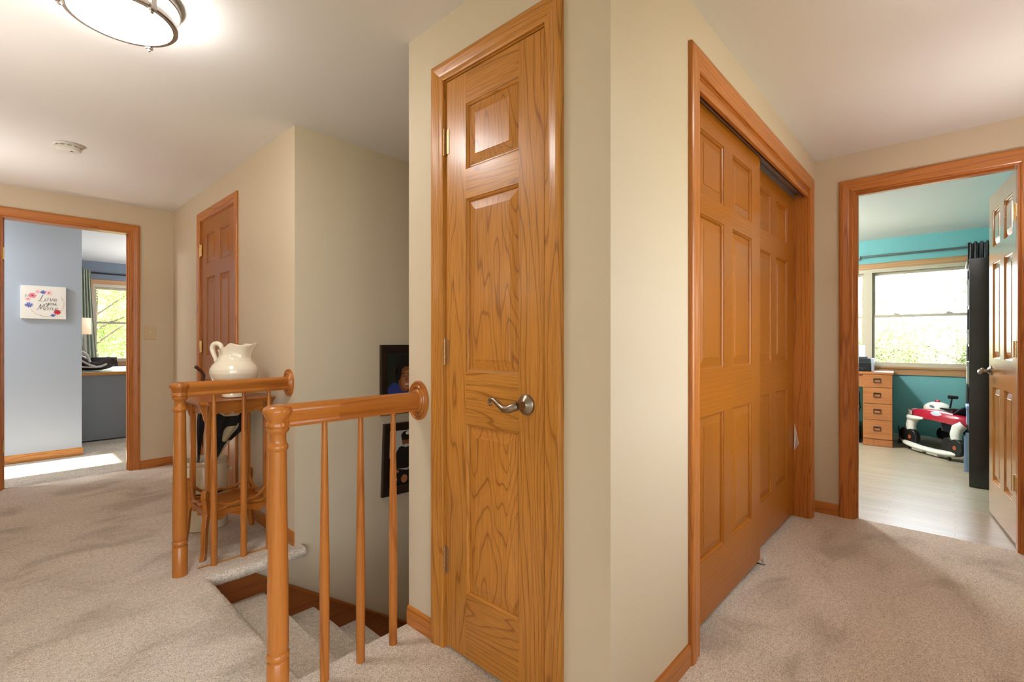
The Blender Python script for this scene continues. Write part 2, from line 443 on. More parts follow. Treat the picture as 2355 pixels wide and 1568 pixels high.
roll(fl, [(.715, YE-.01, 0), (.715, YS-.03, 0)], (1, 0, 0))
roll(fl, [(.715, YE-.02, 0), (XC+.03, YE-.02, 0)], (0, 1, 0))
roll(fl, [(.72, YS-.045, 0), (XC+.035, YS-.045, 0)], (0, -1, 0))
fl.box(XC, XC+.035, YS-.045, YS-.001, -.06, 0)
struct(fl.build('floor', [M_carpet]))
st = MB(); RUN, RISE = .282, .195
prof = [(.70, -.06)]
for k in range(1, 13):
    xn = .745+RUN*k; z = -RISE*k
    xr = .715+RUN*(k-1)+.0
    prof += [(xr, z)]
    for j in range(7):
        a = PI/2-PI*j/6; prof.append((xn-.022+.022*math.cos(a), z-.022+.022*math.sin(a)))
    prof += [(xn-.03, z-.05)]
prof += [(xn-.03, -2.6), (.70, -2.6)]
st.prism(prof, 'y', YE+.001, YS-.016, smooth=True)
st.box(xn-.03, 5.2, YE, YS, -2.75, -2.55)
struct(st.build('floor_stair', [M_carpet], ang=30))
sk = MB()
sk.prism([(.70, -.064), (.935, -.064), (4.3, -2.40), (4.3, -2.7), (.70, -.6)], 'y', YS-.015, YS-.001, grain='x')
sk.sweep([(.937, YS-.012, -.068), (4.3, YS-.012, -2.402)], [(0, 0), (.012, 0), (.012, .012), (0, .018)], (0, -1, 0), flip=False)
struct(sk.build('trim_stair_skirt', [M_skirt]))
b = MB(); b.box(3.93, WX, -.40, 3.2, -.06, -.004); struct(b.build('floor_teal_room', [M_lam]))
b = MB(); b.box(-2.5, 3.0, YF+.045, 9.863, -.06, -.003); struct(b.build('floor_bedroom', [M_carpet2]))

# ------------------------------------------------------------------ casings, jambs, baseboards
CAS = [(0, 0), (0, .009), (.005, .012), (.020, .012), (.026, .0135), (.050, .018), (.062, .018), (.068, .015), (.070, .010), (.070, 0)]
def casing(name, N, pts, mat=M_trim, jambs=(), stops=(), scale=1.):
    b = MB(); c = sum((Vector(p) for p in pts), Vector())/len(pts)
    b.sweep(pts, [(a*scale, v) for a, v in CAS], N, center=c)
    for j in jambs: b.box(*j[:6], grain=j[6] if len(j) > 6 else 'z')
    return struct(b.build(name, [mat], bevel=0))
# narrow center door
casing('trim_1', (-1, 0, 0), [(XC, 1.452, 0), (XC, 1.452, 2.190), (XC, .946+.006, 2.190), (XC, .946+.006, 0)], M_oak, [
    (XC, XC+WT, 1.449, 1.461, 0, DT+.004), (XC, XC+WT, .949, .957, 0, DT+.004), (XC, XC+WT, .957, 1.449, DT-.002, DT+.004, 'y')])
# far hall door
casing('trim_2', (-1, 0, 0), [(XC, 4.652, 0), (XC, 4.652, DT+.002), (XC, 3.823, DT+.002), (XC, 3.823, 0)], M_trim, [
    (XC, XC+WT, 4.646, 4.658, 0, DT+.004), (XC, XC+WT, 3.817, 3.829, 0, DT+.004), (XC, XC+WT, 3.829, 4.646, DT-.006, DT+.004, 'y')])
# bedroom doorway
casing('trim_3', (0, -1, 0), [(.046, YF, 0), (.046, YF, DT), (.860, YF, DT), (.860, YF, 0)], M_trim, [
    (.037, .055, YF, YF+WT, 0, DT), (.851, .869, YF, YF+WT, 0, DT), (.055, .851, YF, YF+WT, DT-.012, DT+.004, 'x'),
    (.055, .066, YF+.04, YF+.075, 0, DT-.012), (.840, .851, YF+.04, YF+.075, 0, DT-.012)])
# teal room doorway
casing('trim_4', (-1, 0, 0), [(XR, .498, 0), (XR, .498, DT-.004), (XR, -.268, DT-.004), (XR, -.268, 0)], M_trim, [
    (XR, XR+WT, .488, .506, 0, DT), (XR, XR+WT, -.276, -.258, 0, DT), (XR, XR+WT, -.258, .488, DT-.012, DT+.004, 'y'),
    (XR+.035, XR+.07, .477, .488, 0, DT-.012), (XR+.035, XR+.07, -.247, .477, DT-.024, DT-.012, 'y')], scale=1.12)
# closet opening: casing, deep jambs, head fascia
casing('trim_5', (0, -1, 0), [(1.815, YC, 0), (1.815, YC, 2.200), (3.703, YC, 2.200), (3.703, YC, 0)], M_trim, [
    (1.806, 1.822, YC, YC+WT, 0, DT+.02), (3.699, 3.716, YC, YC+WT, 0, DT+.02), (1.822, 3.699, YC, YC+WT, DT+.006, DT+.02, 'x'),
    (1.822, 3.699, YC+.003, YC+.018, 2.150, DT+.006, 'x'), (1.822, 3.699, YC+.018, YC+.030, 2.172, DT+.006, 'x')], scale=1.22)
tr = MB()
for y0, y1, z0 in ((.752, .755, 2.155), (.800, .803, 2.150), (.842, .845, 2.150)): tr.box(1.824, 3.697, y0, y1, z0, 2.192)
tr.box(1.824, 3.697, .752, .845, 2.188, 2.192)
struct(tr.build('trim_closet_track', [M_steel]))
BP = [(0, 0), (0, .011), (.055, .012), (.062, .010), (.070, .009), (.076, .005), (.078, 0)]
def base(name, path, N, mat=M_trim, h=1.):
    b = MB(); b.sweep(path, [(a*h, v) for a, v in BP], N, center=(Vector(path[0])+Vector(path[1]))/2+Vector((0, 0, -1)))
    return struct(b.build(name, [mat]))
base('baseboard_center', [(XC, YE-.0, 0), (XC, 1.523, 0)], (-1, 0, 0))
base('baseboard_corner', [(XC, .884, 0), (XC, YC-.011, 0)], (-1, 0, 0))
base('baseboard_closet', [(XC-.011, YC, 0), (1.729, YC, 0)], (0, -1, 0))
base('baseboard_right', [(XR, YC, 0), (XR, .578, 0)], (-1, 0, 0))
base('baseboard_far', [(.931, YF, 0), (XC, YF, 0)], (0, -1, 0))
base('baseboard_hall', [(XC, YS+.002, 0), (XC, 3.752, 0)], (-1, 0, 0))
base('baseboard_hall_end', [(XC, 4.723, 0), (XC, YF-.012, 0)], (-1, 0, 0))
base('baseboard_blue', [(-2.5, 6.737, 0), (.648, 6.737, 0)], (0, -1, 0), M_oak)
M_basew = plain('pale teal room baseboard', (186, 182, 172), .5)
base('baseboard_teal', [(WX, -.4, 0), (WX, 3.2, 0)], (-1, 0, 0), M_basew)

# ------------------------------------------------------------------ doors
ROWS = [(.245, .880), (1.070, 1.712), (1.822, 2.066)]
def door_leaf(name, w, h, cols, rows, mat, pmat, t=.035, z0=.012, slope=.036):
    b = MB(); xs = [0]+[c for q in cols for c in q]+[w]
    b.box(0, cols[0][0], 0, t, z0, h); b.box(cols[-1][1], w, 0, t, z0, h)
    zs = [z0]+[c for q in rows for c in q]+[h]
    for i in range(0, len(zs), 2): b.box(cols[0][0], cols[-1][1], 0, t, zs[i], zs[i+1], grain='x')
    for i in range(len(cols)-1):
        for z_0, z_1 in rows: b.box(cols[i][1], cols[i+1][0], 0, t, z_0, z_1)
    def ring(mb, x0, x1, za, zb, p0, p1, face):
        (u0, v0), (u1, v1) = p0, p1
        Y = (lambda v: v) if face == 0 else (lambda v: t-v)
        o = [(x0+u0, Y(v0), za+u0), (x1-u0, Y(v0), za+u0), (x1-u0, Y(v0), zb-u0), (x0+u0, Y(v0), zb-u0)]
        n = [(x0+u1, Y(v1), za+u1), (x1-u1, Y(v1), za+u1), (x1-u1, Y(v1), zb-u1), (x0+u1, Y(v1), zb-u1)]
        for i in range(4):
            j = (i+1) % 4
            mb.add([o[i], o[j], n[j], n[i]], [(0, 1, 2, 3)], grain='x' if i in (0, 2) else 'z')
        return n
    pans = []
    for c0, c1 in cols:
        for r0, r1 in rows:
            p = MB()
            for face in (0, 1):
                sp = [(0, 0), (.001, .003), (.004, .004), (.008, .0075), (.010, .012)]
                for q in range(len(sp)-1): ring(b, c0, c1, r0, r1, sp[q], sp[q+1], face)
                pp = [(.010, .0125), (.014, .0125), (slope+.010, .005), (slope+.0115, .0032)]
                ps = random.Random(11)
                Y = (lambda v: v) if face == 0 else (lambda v: t-v)
                lv = [[(c0+u, Y(v), r0+u), (c1-u, Y(v), r0+u), (c1-u, Y(v), r1-u), (c0+u, Y(v), r1-u)] for u, v in pp]
                vs = [q for l in lv for q in l]
                fs = [(4*i+k, 4*i+(k+1) % 4, 4*i+4+(k+1) % 4, 4*i+4+k) for i in range(len(pp)-1) for k in range(4)]
                fs.append(tuple(range(len(vs)-4, len(vs))))
                p.add(vs, fs, grain='z')
            pans.append(p)
    o = b.build(name, [mat], norm=False)
    for p in pans: p.build('panel', [pmat], o, norm=False)
    return struct(o)
def hinge(door, x, z, y=-.006, h=.095, mat=M_brass, leaf=.022, sgn=1):
    b = MB()
    for k in range(5):
        b.lathe([(.0055, h*k/5+.0006), (.0055, h*(k+1)/5-.0006)], 12, 0, T((x, y, z)))
    b.lathe([(.003, -.004), (.0065, -.002), (.0065, 0)], 12, 0, T((x, y, z))); b.lathe([(.0065, h), (.0065, h+.002), (.003, h+.004)], 12, 0, T((x, y, z)))
    b.box(x, x+sgn*leaf, y+.003, y+.0055, z+.003, z+h-.003)
    return b.build('hinge', [mat], door)
def lever(door, x, z, sgn, mat, L=.125):
    """lever handle on the face y<0, grip running in direction sgn along x"""
    b = MB(); tf = T((x, 0, z), rx=PI/2)
    b.lathe([(.034, 0), (.034, .004), (.031, .008), (.024, .011), (.021, .015), (.014, .018), (.0115, .022), (.0115, .044), (.014, .047), (.014, .052)], 36, 0, tf)
    h = b.build('door_handle', [mat], door)
    g = MB()
    P = [(0, -.048, 0), (.010, -.056, -.004), (.030, -.060, -.012), (.052, -.060, -.012), (.075, -.059, .000), (.096, -.058, .012), (.112, -.058, .016), (.122, -.057, .012), (.126, -.057, .002), (.120, -.057, -.005), (.112, -.057, -.003)]
    P = [(x+sgn*p[0]*L/.125, p[1], z+p[2]) for p in P]
    g.tube(P, [.013, .0145, .0135, .0115, .0095, .0085, .0075, .0062, .005, .0045, .0035], 14)
    g.build('lever', [mat], h)
# 1: narrow center door, hinge left, front faces -x  (local x -> -y world)
d1 = door_leaf('door_1', .485, 2.182, [(.113, .377)], ROWS, M_oak, M_oakp)
d1.location = (XC+.002, 1.447, 0); d1.rotation_euler = (0, 0, -PI/2)
for z in (1.903, 1.094, .292): hinge(d1, -.004, z, -.005, .100, M_bronze, .022)
lever(d1, .412, .975, -1, M_pewter, .118)
# 2: hall door in the far block
W2 = .812
d2 = door_leaf('door_2', W2, 2.180, [(.110, .345), (.457, .690)], ROWS, M_fir, M_fir)
d2.location = (XC+.004, 4.644, 0); d2.rotation_euler = (0, 0, -PI/2)
for z in (1.896, 1.094, .292): hinge(d2, -.006, z, -.012, .098, M_brass, .030)
lever(d2, W2-.065, .975, -1, M_pewter)
# 3, 4: sliding closet doors
d3 = door_leaf('door_3', .945, 2.172, [(.130, .404), (.516, .802)], [(.275, .873), (1.067, 1.709), (1.792, 2.057)], M_fir, M_fir, z0=.026)
d3.location = (1.828, .763, 0)
d4 = door_leaf('door_4', .975, 2.166, [(.130, .440), (.534, .815)], [(.275, .876), (1.062, 1.708), (1.822, 2.060)], M_fir, M_fir, z0=.028)
d4.location = (2.722, .806, 0)
gd = MB(); gd.box(-.012, .012, 0, .05, 0, .018); gd.box(-.012, .012, -.012, -.003, 0, .045); gd.box(-.012, .012, -.012, .05, 0, .005)
o = gd.build('floor_guide', [M_white]); o.location = (2.778, .752, .001); tag(o, 'small white plastic sliding door guide on the carpet under the closet doors', 'door guide')
# scrap of white cloth caught between the back closet door and the jamb
cl = MB()
cl.add([(0, 0, 0), (.004, -.010, .085), (.0, -.002, .175), (-.020, -.030, .050), (-.006, -.014, .12)], [(0, 3, 1), (1, 3, 4), (1, 4, 2), (0, 1, 2)])
o = cl.build('cloth_scrap', [M_wpaper], solid=.002); o.location = (3.685, .800, .45)
tag(o, 'white corner of cloth poking out beside the right-hand closet door', 'cloth')
# 5: teal room door, open into that room.  face y<0 of the leaf is turned to +y world
wd = .715
d5 = door_leaf('door_5', wd, 2.176, [(.105, .307), (.408, .610)], ROWS, M_oakg, M_oakg)
d5.location = (3.985, -.236, 0)
# leaf runs along +x; its visible face looks to +y, so mirror: rotate by pi and hang from the far stile
ang = math.atan2(.088, .712)
d5.matrix_world = Matrix.Translation((3.985, -.262, 0)) @ Matrix.Rotation(ang, 4, 'Z') @ Matrix.Translation((wd, 0, 0)) @ Matrix.Rotation(PI, 4, 'Z')
lever(d5, .062, .985, 1, M_pewter, .10)
hm = MB()
def jamb_hinge(z):
    b = MB(); y = -.2575
    pts = [(XR+.058, z), (XR+.105, z), (XR+.105, z+.095), (XR+.058, z+.095), (XR+.045, z+.085), (XR+.045, z+.010)]
    b.prism([(p[0], p[1]) for p in pts], 'y', y, y+.0025)
    for q in (.018, .047, .077):
        b.lathe([(.004, 0), (.004, .0006)], 10, 1, T((XR+.07, y+.0026, z+q), rx=-PI/2))
    b.lathe([(.006, 0), (.006, .095)], 12, 0, T((XR+WT+.006, y+.004, z)))
    return b
t4 = bpy.data.objects['trim_4']
for z in (1.885, 1.092, .318): jamb_hinge(z).build('hinge', [M_brass, M_black], t4)
t3 = bpy.data.objects['trim_3']
for z in (1.840, .30):
    b = MB(); b.box(.0555, .0575, YF+.012, YF+.045, z, z+.095); b.lathe([(.006, 0), (.006, .095)], 12, 0, T((.060, YF+.004, z))); b.build('hinge', [M_brass], t3)

# ------------------------------------------------------------------ stair railings
def railing(name, label, y, nx, bx):
    r = thing(name, label, 'railing', (nx, y, 0), 0, 'oak stair railings')
    b = MB()
    b.lathe([(.0335, .0), (.0335, .146), (.031, .150), (.0285, .153), (.031, .156), (.034, .160), (.0345, .166), (.034, .172), (.031, .176), (.0285, .179),
             (.0315, .185), (.0325, .20), (.032, .36), (.0255, .815), (.0255, .828), (.029, .832), (.031, .838), (.031, .843), (.029, .849), (.0255, .853), (.0245, .860), (.0245, .882),
             (.027, .887), (.0325, .892), (.0345, .898), (.0345, .903)], 40)
    b.build('newel_post', [M_rail], r)
    # handrail, section in (y, z), run along x
    hp = [(.019, .903), (.020, .909), (.0235, .910), (.0235, .920), (.020, .924), (.0215, .932), (.027, .943), (.030, .952), (.030, .960), (.027, .968), (.018, .975), (.006, .978)]
    sec = hp+[(-a, c) for a, c in hp[::-1]]
    b = MB(); L = XC-.022-nx
    vs = []; gc = []
    for xx in (0, .20, L):
        for a, c in sec: vs.append((xx, a, c)); gc.append((xx, a, c))
    k = len(sec)
    b.add(vs[:2*k], [(i, (i+1) % k, k+(i+1) % k, k+i) for i in range(k)]+[tuple(range(k))], 0, True, 'x', gc[:2*k])
    b.add(vs[k:], [(i, (i+1) % k, k+(i+1) % k, k+i) for i in range(k)]+[tuple(range(k, 2*k))], 0, True, 'x', gc[k:])
    # round volute-less end cap above the newel
    b.lathe([(.032, .903), (.033, .909), (.0365, .910), (.0365, .920), (.033, .925), (.035, .932), (.041, .945), (.0455, .954), (.0455, .961), (.042, .969), (.032, .975), (.015, .978), (0, .979)], 40)
    b.build('handrail', [M_rail], r, ang=50)
    for x in bx:
        q = MB(); q.lathe([(.0155, 0), (.0168, .30), (.0165, .42), (.0125, .68), (.0098, .85), (.0095, .907)], 24, 0, T((x-nx, 0, 0)))
        q.build('baluster', [M_rail], r)
    q = MB()
    q.lathe([(.080, 0), (.080, .009), (.077, .013), (.072, .013), (.069, .0095), (.066, .0095), (.064, .014), (.060, .017), (.055, .016), (.052, .012), (.049, .012), (.046, .018), (.040, .021), (0, .0215)], 48, 0, T((XC-nx-.0005, 0, .942)) @ AXX, sx=1., sy=.80)
    q.build('rosette', [M_rail], r)
    return r
railing('stair_railing', 'nearer oak stair railing, right in front of the narrow closet door', 1.617, .630, (.787, .925, 1.065))
fr = railing('stair_railing', 'farther oak stair railing, in front of the plant table', 2.885, .645, (.797, .942, 1.074))
b = MB(); b.box(.08, .50, .006, .016, .001, .005, grain='x'); b.build('floor_strip', [M_oak], fr)

# ------------------------------------------------------------------ plant table, pitcher, crock, umbrellas
tb = thing('plant_table', 'small oak plant table with curved feet, white pitcher on its top', 'table', (.955, 3.165, 0))
b = MB(); h = .198; c_ = .03
octp = [(-h+c_, -h), (h-c_, -h), (h, -h+c_), (h, h-c_), (h-c_, h), (-h+c_, h), (-h, h-c_), (-h, -h+c_)]
b.prism(octp, 'z', .842, .856, grain='x')
b.prism([(x*.975, y*.975) for x, y in octp], 'z', .834, .842, grain='x')
b.build('tabletop', [M_table], tb, bevel=.003)
LG = .150
for sx in (-1, 1):
    for sy in (-1, 1):
        b = MB()
        b.box(sx*LG-.014, sx*LG+.014, sy*LG-.014, sy*LG+.014, .30, .833)
        dx, dy = sx*.7071, sy*.7071
        # cabriole foot: flat sawn S-shape in the diagonal plane
        outl = [(-.012, .34), (.012, .362), (.034, .376), (.046, .366), (.050, .335), (.036, .29), (.030, .245), (.037, .215), (.046, .175), (.050, .13), (.049, .085), (.053, .045), (.066, .0),
                (.036, .0), (.027, .045), (.021, .085), (.018, .13), (.013, .175), (.003, .215), (-.010, .25)]
        w = .0125; n = len(outl)
        vs = []
        for s_ in (-1, 1):
            for r_, z in outl:
                vs.append((sx*LG+dx*r_-dy*w*s_, sy*LG+dy*r_+dx*w*s_, z))
        b.add(vs, [tuple(range(n)), tuple(range(n, 2*n))[::-1]]+[(i, (i+1) % n, n+(i+1) % n, n+i) for i in range(n)])
        b.build('leg', [M_table], tb, bevel=.003)
for k in range(4):
    # scalloped apron with corner brackets on each side
    b = MB(); top = .834
    pts = [(-LG, top)]
    N_ = 40
    pts2 = []
    for i in range(N_+1):
        u = i/N_; x = -LG+2*LG*u
        e = min(u, 1-u)
        z = .788-.016*abs(math.sin(u*PI*5)) if e > .17 else .735+(.788-.735)*min(1, (e/.17))**.6
        pts2.append((x, z))
    b.prism([(LG, top), (-LG, top)]+pts2, 'y', -LG-.006, -LG+.006, grain='x', tf=T((0, 0, 0), k*PI/2))
    # outer fretwork corner brackets reaching outward under the top
    for s_ in (-1, 1):
        b.prism([(s_*(LG+.014), .834), (s_*(LG+.042), .834), (s_*(LG+.036), .805), (s_*(LG+.028), .79), (s_*(LG+.024), .76), (s_*(LG+.014), .735)], 'y', -LG-.006, -LG+.006, grain='z', tf=T((0, 0, 0), k*PI/2))
    b.build('apron', [M_table], tb)
b = MB(); b.box(-.165, .165, -.165, .165, .232, .248, grain='x')
for k in range(4):
    pts = [(-.15, .232), (.15, .232)]+[(.15-.3*i/24, .205+.012*math.cos(i/24*PI*6)) for i in range(25)]
    b.prism(pts, 'y', -.162, -.152, grain='x', tf=T((0, 0, 0), k*PI/2))
b.build('lower_shelf', [M_table], tb)
for k in range(4):
    b = MB(); tf = T((0, 0, 0), k*PI/2)
    for s_ in (-1, 1):
        b.tube([(s_*.158, -.158, .335), (s_*.140, -.160, .318), (s_*.110, -.162, .290), (s_*.07, -.164, .272), (s_*.03, -.165, .268), (0, -.165, .276)], [.010, .010, .009, .009, .009, .009], 8, 0, tf)
        b.tube([(s_*.150, -.158, .262), (s_*.11, -.160, .250), (s_*.075, -.162, .256), (s_*.05, -.164, .268)], .008, 8, 0, tf)
    b.build('gallery_rail', [M_table], tb)

pt = thing('pitcher', 'cream ceramic pitcher with ruffled rim on the plant table', 'pitcher', (.972, 3.135, .8605), math.atan2(-.735, .678))
pp = [(.0, .064), (.012, .062), (.022, .057), (.030, .057), (.048, .068), (.078, .096), (.110, .116), (.140, .125), (.162, .124), (.185, .112), (.206, .094), (.226, .082), (.243, .079), (.257, .081), (.272, .087), (.288, .095)]
def pit(u, v):
    a = 2*PI*u; k = v*(len(pp)-1); i = min(int(k), len(pp)-2); f = k-i
    z = pp[i][0]*(1-f)+pp[i+1][0]*f; r = pp[i][1]*(1-f)+pp[i+1][1]*f
    w = max(0, (z-.20)/.09); c = math.cos(a)
    sq = max(0, 1-z/.03)
    r *= 1+sq*.06*math.cos(4*a)
    sp = max(0, c)**4
    r += w*(.004*math.sin(9*a)+.030*sp-.018*max(0, -c)**2*w-.012*abs(math.sin(a))**3)
    aa = abs((a+PI) % (2*PI)-PI)
    z += w*w*(.026*max(0, c)**10+.026*math.exp(-((aa-1.15)/.5)**2)+.003*math.sin(9*a+1)-.016*max(0, -c))
    return (r*math.cos(a), r*math.sin(a), z)
b = MB(); b.surf(pit, 96, 60, 0, True)
b.lathe([(0, 0), (.06, 0)], 48, cap=False); b.lathe([(0, .02), (.05, .02)], 32, cap=False)
b.build('body', [M_ceramic], pt, solid=.004, ang=60, norm=False)
b = MB()
def smooth(P, n=5):
    out = []
    for i in range(len(P)-1):
        p0, p1, p2, p3 = P[max(i-1, 0)], P[i], P[i+1], P[min(i+2, len(P)-1)]
        for k in range(n):
            t = k/n; out.append(tuple(.5*(2*b_+(-a_+c_)*t+(2*a_-5*b_+4*c_-d_)*t*t+(-a_+3*b_-3*c_+d_)*t**3) for a_, b_, c_, d_ in zip(p0, p1, p2, p3)))
    return out+[tuple(P[-1])]
hp_ = smooth([(-.092, 0, .195, .011), (-.106, 0, .208, .011), (-.112, 0, .228, .011), (-.124, 0, .256, .012), (-.130, 0, .284, .0135), (-.120, 0, .306, .014), (-.100, 0, .312, .014), (-.082, 0, .302, .013), (-.075, 0, .286, .011), (-.080, 0, .270, .008)])
b.tube([p[:3] for p in hp_], [p[3] for p in hp_], 16, flat=1.3)
b.ball((-.118, 0, .236), (.009, .010, .008))
b.build('handle', [M_ceramic], pt, ang=60)

ck = thing('crock', 'beige stoneware crock with dark bands on the carpet behind the plant table', 'crock', (.925, 3.545, 0))
b = MB()
b.lathe([(0, 0), (.118, 0), (.128, .008), (.130, .05), (.130, .195)], 48, 0, cap=False); b.lathe([(.1303, .195), (.1303, .207)], 48, 1, cap=False); b.lathe([(.130, .207), (.130, .228)], 48, 0, cap=False)
b.lathe([(.1303, .228), (.1303, .240)], 48, 1, cap=False)
b.lathe([(.130, .240), (.130, .375), (.126, .395), (.120, .405), (.128, .412), (.132, .422), (.130, .432), (.118, .433), (.112, .420), (.112, .02), (0, .02)], 48, 0, cap=False)
b.build('body', [M_stone, M_band], ck)
for s_ in (-1, 1):
    b = MB(); b.tube([(s_*.127, -.035, .36), (s_*.142, -.035, .35), (s_*.146, 0, .345), (s_*.142, .035, .35), (s_*.127, .035, .36)], .009, 10); b.build('handle', [M_stone], ck)

def umbrella(label, base, tip, mats, rmax, patches, hook=None, hookmat=None, seedv=1):
    base = Vector(base); tip = Vector(tip); d = tip-base; L = d.length
    r = thing('umbrella', label, 'umbrella', tuple(base))
    q = d.to_track_quat('Z', 'Y').to_matrix().to_4x4()
    rnd = random.Random(seedv); ph = [rnd.uniform(0, 6.28) for _ in range(6)]
    def fn(u, v):
        a = 2*PI*u; z = L*v
        env = rmax*(.25+.75*math.exp(-((v-.82)/.22)**2))*(1 if v < .9 else max(.12, 1-(v-.9)*8.5))
        rr = env*(1+.20*math.sin(5*a+ph[0]+3*v)+.10*math.sin(9*a+ph[1]-5*v))
        return (rr*math.cos(a), rr*math.sin(a), z)
    nu, nv = (260, 230) if patches else (60, 48)
    b = MB(); b.surf(fn, nu, nv, 0, True, tf=q)
    if patches:
        for i in range(len(b.f)):
            fi, fj = divmod(i, nv); u, v = fi/nu, fj/nv
            s_ = math.sin(2*PI*u*2+v*7+ph[2])+.8*math.sin(2*PI*u*3-v*15+ph[3])+.6*math.sin(v*26+2*PI*u+ph[4])
            if s_ > .35: b.m[i] = 1
    b.build('canopy', mats, r, ang=80)
    b = MB(); b.tube([tuple(q @ Vector((0, 0, -.02))), tuple(q @ Vector((0, 0, L+.03)))], .006, 10)
    b.build('shaft', [M_steel], r)
    if hook:
        b = MB(); e = q @ Vector((0, 0, L+.02))
        b.tube([tuple(e+Vector(p)) for p in hook], .011, 10); b.build('handle', [hookmat], r)
    return r
umbrella('folded umbrella with black and cream leaf pattern leaning right in the crock', (.895, 3.525, .22), (1.104, 3.498, .80), [M_blackf, M_creamf], .092, True,
         [(0, 0, 0), (.030, -.045, .09), (.052, -.085, .155), (.060, -.098, .185)], M_black, 4)
umbrella('folded black umbrella with curved brown wooden handle leaning left in the crock', (.876, 3.565, .06), (.912, 3.535, .80), [M_blackf], .018, False,
         [(0, 0, 0), (.0, 0, .10), (.004, 0, .15), (-.012, -.006, .178), (-.035, -.012, .200), (-.045, -.014, .205)], M_walnut, 9)

# ------------------------------------------------------------------ ceiling fixtures
def flush_light(loc, label, lm, group):
    r = thing('ceiling_light', label, 'ceiling light', loc, 0, group)
    b = MB(); b.lathe([(.176, -.001), (.178, -.006), (.178, -.026), (.174, -.030), (.160, -.030), (.160, -.001)], 64); b.build('upper_ring', [M_nickel], r)
    b = MB(); b.lathe([(.157, -.020), (.157, -.078), (.151, -.090), (.13, -.097), (.09, -.102), (0, -.104)], 64, cap=False); b.build('diffuser', [lm], r)
    b = MB(); b.lathe([(.158, -.072), (.166, -.072), (.168, -.076), (.168, -.090), (.164, -.094), (.151, -.0945), (.151, -.0915), (.158, -.089), (.158, -.072)], 64, cap=False); b.build('lower_ring', [M_nickel], r)
    for k in range(3):
        a = math.radians(51.5+120*k); b = MB(); tf = T((0, 0, 0), a)
        b.box(.1685, .1765, -.009, .009, -.098, -.004, tf=tf); b.box(.156, .1765, -.009, .009, -.1005, -.0955, tf=tf)
        b.lathe([(.004, 0), (.006, -.003), (.006, -.009), (.003, -.012), (0, -.012)], 12, 0, tf @ T((.164, 0, -.1005)))
        b.build('strap', [M_nickel], r)
    return r
flush_light((.318, 2.213, CE), 'round flush ceiling light with nickel rings above the hall carpet', M_lampG, 'flush ceiling lights')
flush_light((2.0, -.20, CE), 'round flush ceiling light above the side corridor, added out of view as fill', M_fillC, 'flush ceiling lights')  # unseen fixture added to brighten the corridor
flush_light((5.7, 1.55, CE), 'round flush ceiling light in the teal room, added out of view as fill', M_fillR, 'flush ceiling lights')  # unseen fixture added to brighten the teal room
flush_light((-.75, 6.2, CE), 'round flush ceiling light in the blue room, added out of view as fill', M_fillB, 'flush ceiling lights')  # unseen fixture added to brighten the blue wall

sd = thing('smoke_detector', 'round white smoke detector on the ceiling over the far hall', 'smoke detector', (.330, 4.165, CE))
b = MB(); b.lathe([(.073, -.001), (.074, -.006), (.071, -.010), (0, -.010)], 40); b.build('base', [M_white], sd)
b = MB(); b.lathe([(.064, -.010), (.064, -.030), (.060, -.037), (.050, -.041), (.03, -.043), (0, -.043)], 40, cap=False)
for k in range(12):
    b.box(.0635, .0648, -.011, .011, -.0185, -.0155, mi=1, tf=T((0, 0, 0), k*PI/6))
b.lathe([(.012, -.043), (.011, -.045), (0, -.045)], 16, 0, T((.018, -.02, .002)))
b.build('cover', [M_white, M_black], sd)

sw = thing('light_switch', 'beige toggle light switch plate on the wall beside the bedroom doorway', 'light switch', (1.005, YF-.001, 1.268))
b = MB(); b.box(-.044, .044, -.006, 0, -.064, .064); b.build('plate', [M_offw], sw, bevel=.003)
b = MB(); b.box(-.005, .005, -.018, -.005, -.004, .014, tf=T((0, 0, 0), rx=.35)); b.build('toggle', [M_white], sw, bevel=.0015)
for z in (-.042, .042):
    b = MB(); b.lathe([(.0035, 0), (.003, .001), (0, .0012)], 10, 0, T((0, -.006, z)) @ AXY); b.build('screw', [M_brass], sw)

# ------------------------------------------------------------------ framed photos on the stair wall
def disc(b, cx, cz, rx, rz, y, mi, n=28, rot=0):
    vs = [(cx, y, cz)]
    for k in range(n):
        a = 2*PI*k/n; u, w = rx*math.cos(a), rz*math.sin(a)
        vs.append((cx+u*math.cos(rot)-w*math.sin(rot), y, cz+u*math.sin(rot)+w*math.cos(rot)))
    b.add(vs, [(0, k+1, (k+1) % n+1) for k in range(n)], mi)
def poly(b, pts, y, mi): b.add([(p[0], y, p[1]) for p in pts], [tuple(range(len(pts)))], mi)
P_skin = plain('print skin', (132, 76, 48), .5); P_dark = plain('print black', (20, 15, 14), .5); P_green = plain('print dark green', (26, 34, 24), .5)
P_blue = plain('print blue', (44, 58, 128), .5); P_grey = plain('print grey', (188, 186, 176), .5); P_white = plain('print white', (236, 226, 212), .5); P_lip = plain('print lip', (150, 76, 60), .5)
P_skinl = plain('print skin light', (176, 112, 74), .5)
def frame(label, x, z, w, h, rot, draw):
    r = thing('picture_frame', label, 'picture frame', (x, YS-.002, z), 0)
    r.rotation_euler = (0, rot, 0)
    b = MB(); bw = .052
    b.sweep([(bw, 0, bw), (bw, 0, h-bw), (w-bw, 0, h-bw), (w-bw, 0, bw)], [(0, 0), (0, .010), (.008, .014), (.044, .024), (bw, .024), (bw, 0)], (0, -1, 0), center=(w/2, 0, h/2), closed=True)
    b.build('frame_moulding', [M_frame], r)
    p = MB(); p.box(bw-.004, w-bw+.004, -.005, -.001, bw-.004, h-bw+.004)
    draw(p); p.build('photo_print', [P_green, P_dark, P_skin, P_blue, P_grey, P_white, P_lip, P_skinl], r, norm=False)
    return r
